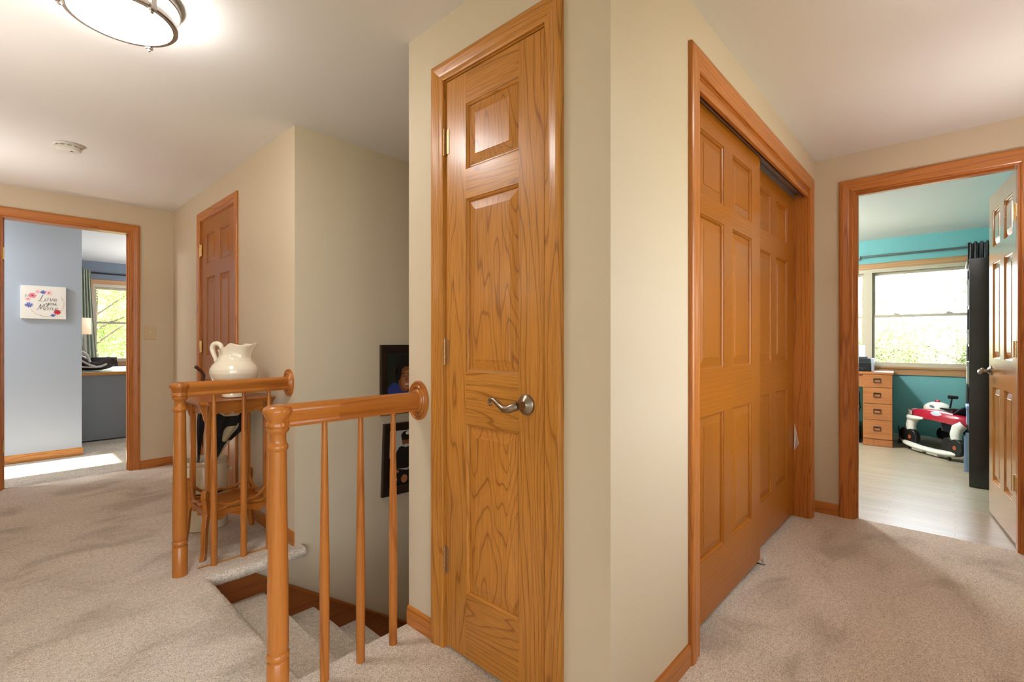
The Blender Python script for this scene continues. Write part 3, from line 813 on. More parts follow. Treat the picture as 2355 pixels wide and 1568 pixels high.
def draw1(p):
    # smiling dark-haired man in a blue shirt before a dark green ground
    poly(p, [(.06, .056), (.06, .18), (.10, .215), (.14, .205), (.19, .165), (.30, .14), (.34, .12), (.34, .056)], -.0053, 3)
    disc(p, .205, .305, .082, .095, -.0054, 1)
    disc(p, .150, .25, .03, .06, -.0054, 1, rot=.3)
    disc(p, .205, .235, .060, .088, -.0057, 2, rot=-.12)
    disc(p, .212, .230, .044, .066, -.0059, 7, rot=-.12)
    poly(p, [(.140, .27), (.150, .325), (.21, .350), (.262, .31), (.268, .34), (.225, .375), (.16, .365), (.135, .32)], -.0061, 1)
    disc(p, .150, .275, .018, .055, -.0062, 1, rot=-.2)
    for x in (.188, .232):
        disc(p, x, .255, .011, .004, -.0063, 1); poly(p, [(x-.016, .268), (x+.014, .271), (x+.013, .276), (x-.015, .273)], -.0063, 1)
    poly(p, [(.207, .255), (.213, .255), (.222, .222), (.203, .220)], -.0063, 2)
    disc(p, .212, .196, .026, .009, -.0063, 6); disc(p, .212, .198, .020, .005, -.0065, 5)
def draw2(p):
    # person in black with a cap, seated before a pale grey backdrop
    poly(p, [(.05, .25), (.05, .43), (.35, .43), (.35, .25)], -.0053, 4)
    poly(p, [(.05, .05), (.05, .25), (.35, .25), (.35, .05)], -.0052, 1)
    poly(p, [(.085, .09), (.09, .25), (.13, .315), (.19, .335), (.25, .315), (.29, .25), (.295, .09)], -.0055, 1)
    disc(p, .185, .360, .032, .042, -.0057, 2); disc(p, .185, .392, .040, .030, -.0059, 1)
    poly(p, [(.15, .375), (.195, .38), (.23, .37), (.225, .362), (.15, .365)], -.0060, 1); disc(p, .198, .408, .017, .011, -.0061, 5)
    for x in (.175, .197): disc(p, x, .360, .005, .003, -.0062, 1)
    disc(p, .186, .338, .012, .003, -.0062, 6); poly(p, [(.15, .322), (.19, .31), (.225, .322), (.19, .335)], -.0058, 4)
    poly(p, [(.12, .17), (.20, .165), (.26, .18), (.20, .152)], -.0058, 4)
    disc(p, .115, .155, .022, .011, -.0060, 7, rot=-.4); disc(p, .105, .095, .018, .022, -.0060, 7); disc(p, .18, .095, .026, .028, -.0060, 7); disc(p, .10, .21, .012, .035, -.0060, 2)
frame('dark framed photo of a smiling man in blue, upper of two on the stair wall', 1.748, .690, .40, .472, 0, draw1)
frame('dark framed photo of a figure in black wearing a cap, lower on the stair wall', 1.755, .147, .40, .486, math.radians(2.0), draw2)

# ------------------------------------------------------------------ blue room contents
sg = thing('canvas_sign', 'white canvas sign reading Love you More with painted flower wreath on blue wall', 'wall sign', (.188, 6.736, 1.414))
SW, SH = .326, .326
b = MB(); b.box(0, SW, -.030, 0, 0, SH); b.build('canvas', [M_canvas], sg, bevel=.002)
F_pink = plain('painted pink', (228, 132, 152), .8); F_lp = plain('painted light pink', (240, 196, 200), .8); F_bl = plain('painted blue', (84, 98, 176), .8); F_rd = plain('painted red', (206, 54, 72), .8)
F_gn = plain('painted sage', (178, 192, 176), .8); F_wine = plain('painted wine', (140, 40, 70), .8); F_ink = plain('painted ink', (74, 76, 92), .8); F_lb = plain('painted pale blue', (176, 184, 222), .8)
b = MB(); rnd = random.Random(5)
def flower(u, v, r, mi, cmi, n=6):
    cx, cz = u*SW, v*SH
    for k in range(n):
        a = 2*PI*k/n+rnd.uniform(-.2, .2)
        disc(b, cx+r*.5*math.cos(a), cz+r*.4*math.sin(a), r*.55, r*.45, -.0304-.0001*k, mi, 14, a)
    disc(b, cx, cz, r*.28, r*.22, -.0316, cmi, 12)
def mum(u, v, r):
    cx, cz = u*SW, v*SH
    for ring_, n in ((1., 12), (.7, 9), (.4, 6)):
        for k in range(n):
            a = 2*PI*k/n+ring_
            disc(b, cx+r*.72*ring_*math.cos(a), cz+r*.6*ring_*math.sin(a), r*.30, r*.13, -.0304-.0002*(1-ring_)-.0001*(k % 3), 2 if k % 3 else 7, 10, a)
for k in range(60):
    a = math.radians(-150+k*3.6)*1.0
    if k < 52:
        u, v = .565+.385*math.cos(a+.0), .46+.40*math.sin(a)
        disc(b, u*SW+rnd.uniform(-.004, .004), v*SH+rnd.uniform(-.004, .004), .007, .0025, -.0303, (4, 1, 4, 4, 1)[k % 5], 8, a+rnd.uniform(.6, 2.4))
for k in range(6): disc(b, (.09+.012*k)*SW, (.66+.02*(k % 4))*SH, .008, .003, -.0303, 4, 8, 1.2+.5*k)
flower(.25, .70, .028, 0, 5); flower(.365, .82, .018, 1, 0); flower(.155, .585, .020, 1, 5); flower(.61, .80, .026, 1, 5)
mum(.175, .41, .032); mum(.485, .815, .023); mum(.705, .115, .020); flower(.80, .215, .026, 3, 5, 8)
b.box(.80*SW-.001, .80*SW+.001, -.0306, -.0302, .05*SH, .14*SH, mi=4)
def stroke(pts, w=.0036):
    P = []
    for i in range(len(pts)-1):
        p0 = pts[max(i-1, 0)]; p1 = pts[i]; p2 = pts[i+1]; p3 = pts[min(i+2, len(pts)-1)]
        for s_ in range(6):
            t = s_/6
            P.append(tuple(.5*((2*p1[q])+(-p0[q]+p2[q])*t+(2*p0[q]-5*p1[q]+4*p2[q]-p3[q])*t*t+(-p0[q]+3*p1[q]-3*p2[q]+p3[q])*t**3) for q in (0, 1)))
    P.append(pts[-1]); n = len(P); L = []; R = []
    for i, p in enumerate(P):
        a = P[min(i+1, n-1)]; c = P[max(i-1, 0)]
        tx, tz = (a[0]-c[0])*SW, (a[1]-c[1])*SH; l = math.hypot(tx, tz) or 1
        ww = w*(.35+.65*abs(tz/l))*.5
        L.append((p[0]*SW-tz/l*ww, -.0318, p[1]*SH+tx/l*ww)); R.append((p[0]*SW+tz/l*ww, -.0318, p[1]*SH-tx/l*ww))
    b.add(L+R, [(i, i+1, n+i+1, n+i) for i in range(n-1)], 6)
def letters(word, u, v, s, sp):
    G = {'L': [[(.5, 1.), (.42, 1.05), (.36, .9), (.30, .5), (.20, .05), (.05, -.05), (.0, .05), (.2, .06), (.5, -.08), (.75, -.05), (.85, .1)]],
         'o': [[(.35, .48), (.12, .40), (.05, .15), (.22, .0), (.42, .15), (.42, .38), (.32, .48), (.5, .40), (.62, .44)]],
         'v': [[(.05, .42), (.14, .48), (.22, .1), (.28, .0), (.42, .25), (.50, .48), (.60, .44)]],
         'e': [[(.05, .18), (.32, .26), (.36, .42), (.22, .48), (.08, .30), (.10, .06), (.28, .0), (.50, .16)]],
         'y': [[(.05, .46), (.12, .2), (.25, .08), (.42, .30), (.50, .48), (.42, .0), (.28, -.42), (.14, -.38), (.25, -.15), (.6, .1)]],
         'u': [[(.05, .46), (.08, .10), (.22, .0), (.40, .20), (.46, .46), (.46, .10), (.56, .0), (.72, .12)]],
         'M': [[(-.25, -.02), (-.1, .0), (.05, .35), (.15, .85), (.22, 1.0), (.26, .6), (.32, .15), (.45, .45), (.62, .9), (.70, 1.), (.72, .55), (.76, .1), (.88, .0), (1.0, .08)]],
         'r': [[(.04, .02), (.10, .30), (.14, .50), (.26, .42), (.38, .44), (.40, .2), (.48, .02), (.60, .08)]]}
    x = u
    for i, ch in enumerate(word):
        for st_ in G[ch]: stroke([(x+p[0]*s+p[1]*s*.18, v+p[1]*s*1.05) for p in st_])
        x += sp*(1.35 if ch in 'LM' else 1)*s
letters('Love', .375, .545, .165, .60); letters('you', .535, .425, .130, .62); letters('More', .365, .265, .165, .66)
b.build('print', [F_pink, F_lp, F_bl, F_rd, F_gn, F_wine, F_ink, F_lb], sg, norm=False)

dk = thing('counter_desk', 'grey panelled desk with white top and oak edge in the blue room', 'desk', (.72, 7.50, 0))
b = MB(); b.box(-.20, 1.5, .012, .045, .015, .785); b.build('front_panel', [M_greyp], dk)
b = MB(); b.box(-.21, 1.52, .014, 1.65, .787, .820); b.build('desktop', [M_white], dk)
b = MB(); b.box(-.21, 1.52, -.006, .013, .785, .8205, grain='x'); b.build('edge_strip', [M_oak], dk)
for x in (-.19, 1.48):
    b = MB(); b.box(x, x+.03, .047, 1.62, .0, .786); b.build('side_panel', [M_greyp], dk)

cs = thing('infant_car_seat', 'dark brown infant car seat with grey trim on the desk near the window', 'car seat', (.79, 7.86, .838), 0)
# side outline of the bucket (x, z): tall back at the left, low middle, raised foot end at the right
TOP = [(-.30, .30), (-.24, .30), (-.16, .235), (-.08, .165), (.0, .105), (.07, .075), (.13, .085), (.185, .125), (.225, .145), (.25, .120), (.262, .075)]
BOT = [(-.30, .10), (-.24, .055), (-.16, .03), (-.08, .012), (.0, .004), (.07, .003), (.13, .006), (.185, .018), (.225, .034), (.25, .050), (.262, .070)]
def crv(P, u):
    k = u*(len(P)-1); i = min(int(k), len(P)-2); f = k-i
    return P[i][0]*(1-f)+P[i+1][0]*f, P[i][1]*(1-f)+P[i+1][1]*f
def bucket(u, v):
    x, zt = crv(TOP, u); _, zb = crv(BOT, u)
    a = PI*(v*2-1); c, s_ = math.cos(a), math.sin(a)
    w = .205*(1-.18*u)
    zz = zb+(zt-zb)*(abs(math.sin(a/2)) if abs(a) > PI*.5 else (abs(math.sin(a/2)))**1.2)
    yy = w*math.sin(a/2)*min(1, 1.0) if abs(a) <= PI*.9 else w*math.sin(a/2)
    return (x, yy, zz)
b = MB(); b.surf(bucket, 40, 24); b.build('seat_shell', [M_brownf], cs, solid=.03, ang=80)
for y in (-1, 1):
    b = MB(); b.tube([(crv(TOP, q/12)[0], y*(.207-.037*q/12), crv(TOP, q/12)[1]-.035) for q in range(1, 9)], .013, 8); b.build('trim_piping', [M_greyf], cs)
b = MB(); b.tube([(crv(BOT, q/12)[0], -.20+.03*q/12, crv(BOT, q/12)[1]+.035) for q in range(1, 8)], .009, 8); b.build('base_trim', [M_greyf], cs)
b = MB(); b.surf(lambda u, v: (-.30+.24*math.sin(u*PI*.5)+.0, .20*math.sin((v-.5)*PI)*(1-.12*u), .30+.045*math.cos((v-.5)*PI)+.02*math.cos(u*PI*.5)-.105*(1-math.cos(u*PI*.5))), 14, 14)
b.build('canopy', [M_greyf], cs, solid=.014)
b = MB(); b.surf(lambda u, v: (-.22+.20*u, -.14+.28*v, .26-.13*u+.015*math.sin(PI*v)), 8, 8); b.build('pad', [M_greyf], cs, solid=.03)
b = MB(); b.tube([(-.14, -.212, .215), (-.06, -.216, .225), (-.02, -.214, .19), (.01, -.208, .10)], [.016, .018, .016, .012], 10); b.build('carry_handle', [M_greyf], cs)

lp = thing('table_lamp', 'small table lamp with lit cream drum shade behind the car seat', 'lamp', (.815, 8.35, .822))
M_shade, nt, out = newmat('lit lamp shade'); pb = principled(nt, out, lin((244, 222, 196)), .8, emit=(1., .70, .42), es=.16)
b = MB(); b.lathe([(.072, .46), (.068, .672)], 40, cap=False); b.build('shade', [M_shade], lp, solid=.002)
b = MB(); b.lathe([(.07, 0), (.07, .012), (.02, .022), (.012, .04), (.022, .08), (.026, .12), (.014, .17), (.010, .20), (.020, .24), (.022, .28), (.012, .33), (.010, .36), (.018, .39), (.010, .42), (.008, .50)], 28)
b.build('stem', [M_nickel], lp)
lb = MB(); lb.ball((0, 0, .56), .03); lb.build('bulb', [emis('warm bulb', (1., .72, .42), 3)], lp)

ch = thing('office_chair', 'black chair back showing behind the white desk top by the bedroom window', 'chair', (1.17, 9.50, 0))
b = MB(); b.surf(lambda u, v: (-.15+.30*u+.02*math.cos(PI*v), -.03*math.sin(PI*u)+.0, .62+.33*v), 10, 8); b.build('backrest', [M_black], ch, solid=.04, bevel=.01)
b = MB(); b.box(-.20, .20, -.38, .02, .42, .48); b.build('seat', [M_black], ch, bevel=.02)
b = MB(); b.tube([(0, -.18, .42), (0, -.18, .10)], .03, 12)
for k in range(5): b.tube([(0, -.18, .10), (.2*math.cos(k*1.257), -.18+.2*math.sin(k*1.257), .035)], [.025, .015], 8)
b.tube([(0, -.20, .44), (0, .0, .45), (0, .04, .66)], .02, 8); b.build('base', [M_black], ch)

def window(name, label, axis, plane, a0, a1, z0, z1, meet, inner, mull=None, depth=.10, cas=True, stool=.79, locks=(), out=1):
    """double hung unit; axis 'x' = wall in the xz plane at y=plane (inside looks to -y), 'y' = wall in the yz plane at x=plane"""
    def bx(b, u0, u1, d0, d1, zz0, zz1, grain='z', mi=0):
        if axis == 'x': b.box(u0, u1, plane+d0, plane+d1, zz0, zz1, mi, 'x' if grain == 'u' else grain)
        else: b.box(plane+d0, plane+d1, u0, u1, zz0, zz1, mi, 'y' if grain == 'u' else grain)
    b = MB()
    bx(b, a0, a0+.025, .0, depth, z0+.02, z1-.045); bx(b, a1-.025, a1, .0, depth, z0+.02, z1-.045); bx(b, a0, a1, .0, depth, z1-.045, z1); bx(b, a0, a1, 0, depth, z0, z0+.02)
    units = [(a0+.025, a1-.025)]
    if mull: bx(b, mull[0], mull[1], -.005, depth, z0+.02, z1-.045); units = [(a0+.025, mull[0]), (mull[1], a1-.025)]
    w = b.build(name, [M_almond]); struct(w, label)
    for u0, u1 in units:
        for zz0, zz1, d in ((z0+.02, meet+.015, .035), (meet-.015, z1-.045, .062)):
            s_ = MB(); e = .026
            bx(s_, u0, u0+e, d, d+.026, zz0, zz1); bx(s_, u1-e, u1, d, d+.026, zz0, zz1); bx(s_, u0+e, u1-e, d, d+.026, zz0, zz0+.032, 'u'); bx(s_, u0+e, u1-e, d, d+.026, zz1-.032, zz1, 'u')
            so = s_.build('sash', [M_almond], w)
            g_ = MB(); bx(g_, u0+e, u1-e, d+.012, d+.015, zz0+.032, zz1-.032); g_.build('pane', [M_glass], so)
        for lk in (.25, .75):
            l_ = MB(); uc = u0+(u1-u0)*lk; bx(l_, uc-.028, uc+.028, .028, .058, meet+.015, meet+.026); bx(l_, uc-.008, uc+.022, .026, .05, meet+.026, meet+.036); l_.build('sash_lock', [M_almond], w)
    if cas:
        c = MB(); cw = .072
        def P(u, z): return (u, plane, z) if axis == 'x' else (plane, u, z)
        N = (0, -1, 0) if axis == 'x' else (-1, 0, 0)
        c.sweep([P(a0, z0), P(a0, z1), P(a1, z1), P(a1, z0)], CAS, N, center=P((a0+a1)/2, (z0+z1)/2))
        bx(c, a0-.08, a1+.08, -.022, .0, z0-.018, z0+.004, 'u'); bx(c, a0-.07, a1+.07, -.014, -.001, stool, z0-.018, 'u')
        c.build('casing', [M_wino], w)
    return w
window('window_1', 'double hung bedroom window looking on to green trees', 'x', 9.863, 1.06, 1.945, .865, 2.09, 1.487, -1, stool=.80)
window('window_2', 'twin double hung window with almond sashes in the teal room', 'y', WX, -.215, 1.615, .88, 2.08, 1.497, -1, (.755, .835), .12, stool=.79)

def curtain(name, label, fn, nu, nv, mat, sol=.004):
    b = MB(); b.surf(fn, nu, nv); o = b.build(name, [mat], solid=sol, ang=80); return tag(o, label, 'curtain')
curtain('curtain', 'sage green pleated curtain at the left of the bedroom window', lambda u, v: (.90+(.125+.13*(1-v)**1.2)*u, 9.765+.030*math.sin(u*PI*9)*(.6+.4*v), .06+2.235*v), 90, 20, M_curtg)
def rod(name, label, p0, p1, r, mat, brackets):
    o = thing(name, label, 'curtain rod', p0); d = Vector(p1)-Vector(p0)
    b = MB(); b.tube([(0, 0, 0), tuple(d)], r, 12); b.build('pole', [mat], o)
    for e in (Vector(), d):
        q = MB(); q.ball(tuple(e), r*1.9, 14, 8); q.build('finial', [mat], o)
    for t, off in brackets:
        q = MB(); c = d*t; off = Vector(off)
        q.tube([tuple(c), tuple(c+off)], r*.7, 8); q.box(c.x+off.x-.012 if abs(off.x) < .01 else c.x+off.x-.002, c.x+off.x+.012 if abs(off.x) < .01 else c.x+off.x, c.y+off.y-.012 if abs(off.y) < .01 else c.y+off.y-.002, c.y+off.y+.012 if abs(off.y) < .01 else c.y+off.y, -.035, .02)
        q.tube([(c.x, c.y, -.018), (c.x, c.y, .012)], r*1.5, 10)
        q.build('bracket', [mat], o)
    return o
rod('curtain_rod', 'thin black curtain rod above the bedroom window', (.87, 9.815, 2.252), (2.1, 9.815, 2.252), .010, M_rodd, [(.02, (0, .046, 0)), (.97, (0, .046, 0))])
rod('curtain_rod', 'grey curtain rod across the teal wall above the twin window', (7.345, -.345, 2.232), (7.345, 1.85, 2.232), .012, M_rodg, [(.555, (.039, 0, 0)), (.96, (.039, 0, 0))])
curtain('curtain', 'dark charcoal gathered curtain beside the black bookcase in the teal room',
        lambda u, v: (7.296+(.013*math.sin(u*PI*11+2.2*math.sin(v*3))+.009*math.sin(u*PI*23+4*v)+.006*math.sin(u*PI*5+1))*(1+.25*v), -.085-.235*u-(.02*v*(1-u)), .10+(2.17+.012*math.sin(u*PI*9))*v), 120, 24, M_curtd)

# ------------------------------------------------------------------ teal room contents
ds = thing('desk', 'reddish oak desk with a stack of four drawers under the teal room window', 'desk', (6.83, .512, 0), math.radians(4.0))
b = MB(); b.box(0, .52, -.008, 1.45, .812, .838, grain='y'); b.build('desktop', [M_deskw], ds, bevel=.002)
b = MB(); b.box(.018, .50, .002, .270, .0, .811); b.box(0.006, .02, .002, .270, .0, .075); b.build('pedestal', [M_deskw], ds)
b = MB(); b.box(.018, .50, 1.16, 1.43, 0, .811); b.build('pedestal', [M_deskw], ds)
b = MB(); b.box(.02, .04, .27, 1.16, .665, .811, grain='y'); b.build('apron', [M_deskw], ds)
zs = [(.080, .292), (.297, .475), (.480, .660), (.665, .808)]
for z0, z1 in zs:
    b = MB(); b.box(0, .017, .004, .268, z0, z1, grain='y'); dr = b.build('drawer', [M_deskw], ds, bevel=.002)
    zc_ = z0+(z1-z0)*.55
    b = MB(); b.sweep([(-.0005, .112, zc_-.018), (-.0005, .112, zc_+.018), (-.0005, .166, zc_+.018), (-.0005, .166, zc_-.018)], [(0, 0), (0, .006), (.007, .006), (.007, 0)], (-1, 0, 0), center=(0, .139, zc_), closed=True)
    b.box(-.002, -.0006, .112, .166, zc_+.006, zc_+.018)
    b.build('pull', [M_pull], dr)
pr = thing('printer', 'black and grey printer with paper in its feeder on the desk', 'printer', (6.905, .690, .840), math.radians(4.0))
b = MB(); b.prism([(0, 0), (0, .10), (.05, .145), (.26, .145), (.26, 0)], 'y', .03, .42); b.build('body', [M_black], pr, bevel=.006)
b = MB(); b.box(.01, .255, .0, .028, .0, .150); b.build('side_panel', [plain('printer silver', (176, 186, 204), .35, .3)], pr, bevel=.004)
b = MB(); b.box(.10, .26, .06, .40, .146, .166); b.box(-.003, -.001, .07, .30, .036, .042); b.box(-.003, -.001, .10, .12, .018, .03); b.box(-.003, -.001, .13, .20, .07, .080)
b.build('lid', [plain('printer dark grey', (70, 76, 92), .35)], pr)
b = MB(); b.box(.20, .206, .09, .34, .165, .33, tf=T((0, 0, 0), ry=.12)); b.build('paper', [M_wpaper], pr)
tw = thing('computer_tower', 'black computer tower on the floor in the knee space of the desk', 'computer', (6.91, .825, 0), math.radians(4.0))
b = MB(); b.box(0, .38, 0, .17, .0, .20); b.build('case', [M_black], tw, bevel=.005)
b = MB(); b.box(-.004, -.0005, .01, .03, .02, .10); b.build('front_strip', [M_nickel], tw)
cb = MB()
cb.tube([(7.16, .94, .640), (7.15, .90, .55), (7.16, .87, .46), (7.18, .90, .36), (7.14, .92, .22)], .006, 8)
cb.tube([(7.20, 1.02, .640), (7.20, .96, .54), (7.21, .88, .47), (7.19, .85, .40), (7.17, .87, .30), (7.12, .89, .23)], .005, 8)
cb.tube([(7.10, .87, .640), (7.12, .85, .56), (7.16, .85, .42), (7.20, .845, .38)], .005, 8)
tag(cb.build('power_cables', [M_black]), 'tangle of black cables hanging under the desk', 'cable', kind='stuff')
ad = MB(); ad.box(7.21, 7.28, .455, .495, .0, .034)
ad.tube([(7.21, .47, .02), (7.19, .48, .08), (7.16, .475, .16), (7.13, .48, .21), (7.19, .485, .17), (7.24, .48, .05)], .004, 8)
tag(ad.build('power_adapter', [M_black]), 'black power adapter with looped cord at the right foot of the desk', 'power adapter')

bk = thing('bookcase', 'tall black bookcase seen end-on behind the open door', 'bookcase', (5.42, -.385, 0))
BW, BD, BH = .86, .300, 1.862
for x in (0, BW-.02):
    b = MB(); b.box(x, x+.02, 0, BD, 0, BH); b.build('side_panel', [M_black2], bk, bevel=.001)
b = MB(); b.box(.021, BW-.021, .0, .006, .06, BH-.02); b.build('back_panel', [M_black2], bk)
for z in (.075, .43, .80, 1.16, 1.50, BH-.02):
    b = MB(); b.box(.0205, BW-.0205, .007, BD-.004, z-.018 if z < 1.8 else z, z if z < 1.8 else BH); b.build('shelf', [M_black2], bk)
b = MB(); b.box(.0205, BW-.0205, BD-.02, BD-.004, 0, .056); b.build('plinth', [M_black2], bk)
its = [('box', 'white storage box on the top open shelf of the black bookcase', 5.95, 1.501, .26, .24, .2975, M_wpaper), ('box', 'white storage box on the second shelf down of the black bookcase', 6.00, 1.161, .22, .13, .2985, M_wpaper),
       ('box', 'grey storage box on the shelf just above the middle of the bookcase', 5.98, .801, .24, .20, .2985, M_greyf), ('box', 'pale blue storage box on the second lowest bookcase shelf', 5.98, .431, .25, .17, .300, M_pblue)]
for nm, lb, x, z, w, h, dp, m in its:
    o = thing('storage_'+nm, lb, 'storage box', (x, -.375, z), 0, 'boxes in the black bookcase')
    b = MB(); b.box(0, w, 0, dp-.002, 0, h*.8); b.build('body', [m], o, bevel=.003)
    b = MB(); b.box(-.004, w+.004, -.0, dp+.002, h*.8, h); b.build('lid', [m], o, bevel=.003)
o = MB(); o.box(0, .008, 0, .30, 0, .33, tf=T((0, 0, 0), ry=.10)); o.box(.02, .026, .01, .31, 0, .30, tf=T((0, 0, 0), ry=.14))
o = o.build('game_board', [M_pblue]); o.location = (5.60, -.366, .080); tag(o, 'pale blue folded board leaning out of the lowest bookcase shelf', 'board')
b = MB(); b.surf(lambda u, v: (.06*u, -.07+.07*min(1, v/.3)+.022*max(0, (v-.3)/.7)*(.4+.6*u)+.008*math.sin(PI*v), .0012-.135*max(0, (v-.3)/.7)), 6, 20); o = b.build('paper_card', [M_wpaper], solid=.001)
o.location = (5.50, -.080, 1.8635); tag(o, 'curled white paper hanging off the top front of the black bookcase', 'paper')

# baby walker
wk = thing('baby_walker', 'white and red car-shaped baby walker on the laminate below the window', 'baby walker', (6.80, .012, 0), math.radians(39))
wk.scale = (1, .80, 1)
def rrect(a, hx, hy, p=4.):
    c, s_ = math.cos(a), math.sin(a); k = (abs(c)**p+abs(s_)**p)**(-1/p)
    return hx*c*k, hy*s_*k
b = MB()
def ringf(u, v):
    a = 2*PI*u; q = 2*PI*v
    x, y = rrect(a, .40, .300, 3.2)
    rise = .045*abs(math.cos(a))**2.5
    w, hgt = .058*math.cos(q), .026*math.sin(q)
    l = math.hypot(x, y)
    return (x+w*x/l+.05, y+w*y/l, .052+rise+hgt)
b.surf(ringf, 72, 12, 0, True, True)
for x, y in ((.15, .285), (-.05, .29), (.15, -.285), (-.05, -.29)): b.box(x-.07, x+.07, y-.03, y+.03, .012, .04)
b.box(.0, .16, .328, .331, .055, .066, mi=1)
for x, y in ((-.24, .29), (.30, .25), (-.24, -.29), (.30, -.25)): b.lathe([(.016, -.012), (.018, -.008), (.018, .008), (.016, .012)], 16, 1, T((x, y, .0185), rx=PI/2))
b.build('base_ring', [M_white, M_black], wk, ang=60)
for x, y in ((.285, .25), (-.295, .25), (.285, -.25), (-.295, -.25)):
    b = MB(); s_ = 1 if y > 0 else -1
    b.lathe([(.040, -.036), (.080, -.034), (.086, -.026), (.086, .026), (.080, .034), (.040, .036)], 32, 0, T((x, y, .135), rx=PI/2))
    b.lathe([(.070, -.034), (.074, -.03), (.074, .03), (.070, .034)], 28, 0, T((x+.085, y, .150), rx=PI/2))
    b.lathe([(.022, 0), (.020, .003), (0, .003)], 14, 1, T((x, y+s_*.0365, .135), rx=-s_*PI/2))
    b.build('wheel', [M_black, M_orange], wk)
    q = MB(); q.tube([(x+.03, y*.92, .20), (x+.04, y*.92, .26), (x+.035, y*.86, .32), (x+.0, y*.74, .37)], [.048, .052, .055, .05], 16)
    q.build('strut', [M_white], wk)
b = MB()
def body(u, v):
    a = 2*PI*u; x, y = rrect(a, .40, .285, 3.0); x += .02
    pr_ = [(.80, .355), (.97, .365), (1., .395), (.985, .43), (.93, .458), (.80, .470), (.62, .472)]
    k = v*(len(pr_)-1); i = min(int(k), len(pr_)-2); f = k-i
    s_ = pr_[i][0]*(1-f)+pr_[i+1][0]*f; z = pr_[i][1]*(1-f)+pr_[i+1][1]*f
    return (x*s_, y*s_, z-.03*(x/.4)**2)
b.surf(body, 72, 18, 0, True); b.build('tray_body', [M_red], wk, ang=60)
b = MB()
b.tube([(.10, .284, .366), (.20, .288, .358), (.32, .262, .348), (.40, .19, .345), (.425, 0, .345), (.40, -.19, .345), (.32, -.26, .350)], [.012, .022, .027, .028, .028, .028, .026], 12)
b.box(.395, .43, -.14, .14, .382, .425); b.build('bumper', [M_white], wk, bevel=.006)
b = MB(); b.box(-.085, -.005, -.010, .006, .385, .425, tf=T((.335, .240, 0), rz=-.55)); b.box(.005, .085, -.010, .006, .385, .425, tf=T((.335, .240, 0), rz=-.55)); b.build('grille', [plain('smoky pink lens', (196, 170, 164), .2)], wk)
for s_ in (-1, 1):
    b = MB(); b.ball((.37, s_*.12, .418), (.05, .055, .020)); b.build('headlamp', [plain('smoky lens', (196, 178, 176), .15)], wk)
    b = MB(); b.ball((-.05, s_*.262, .430), (.085, .022, .030)); b.build('side_window', [plain('silver lens', (190, 196, 214), .15)], wk)
b = MB(); b.ball((.20, 0, .458), (.15, .12, .075)); b.ball((.20, 0, .535), (.028, .028, .02), mi=1); b.ball((.165, .115, .490), (.03, .008, .014), mi=2)
b.build('hood_dome', [M_white, M_red, M_greyp], wk)
b = MB(); b.tube([(.05, 0, .465), (.035, .0, .52), (.02, 0, .585), (.005, 0, .600)], .009, 8); b.tube([(.005, -.05, .602), (.005, .05, .606)], [.018, .02], 10); b.box(-.02, .09, -.08, .08, .474, .484); b.build('steering_stick', [M_black], wk)
b = MB(); b.surf(lambda u, v: (-.16-.14*math.sin(PI*v*.5)-.10*math.cos((u-.5)*PI)*.9+.10, .21*math.sin((u-.5)*PI), .40+.165*v*math.cos((u-.5)*PI*.8)), 24, 10); b.build('seat_back', [M_bluef], wk, solid=.02)
b = MB(); b.surf(lambda u, v: (.18*math.cos(2*PI*u)*(1-.25*v)-.06, .17*math.sin(2*PI*u)*(1-.25*v), .42-.17*v), 24, 6, 0, True); b.lathe([(0, .252), (.13, .252)], 24, 0, T((-.06, 0, 0)), cap=False); b.build('seat_sling', [M_bluef], wk)
b = MB(); b.tube([(-.33+.022*math.cos(k*PI/8), .02+.022*math.sin(k*PI/8), .505) for k in range(16)], .005, 6, closed=True); b.build('grab_ring', [M_white], wk)

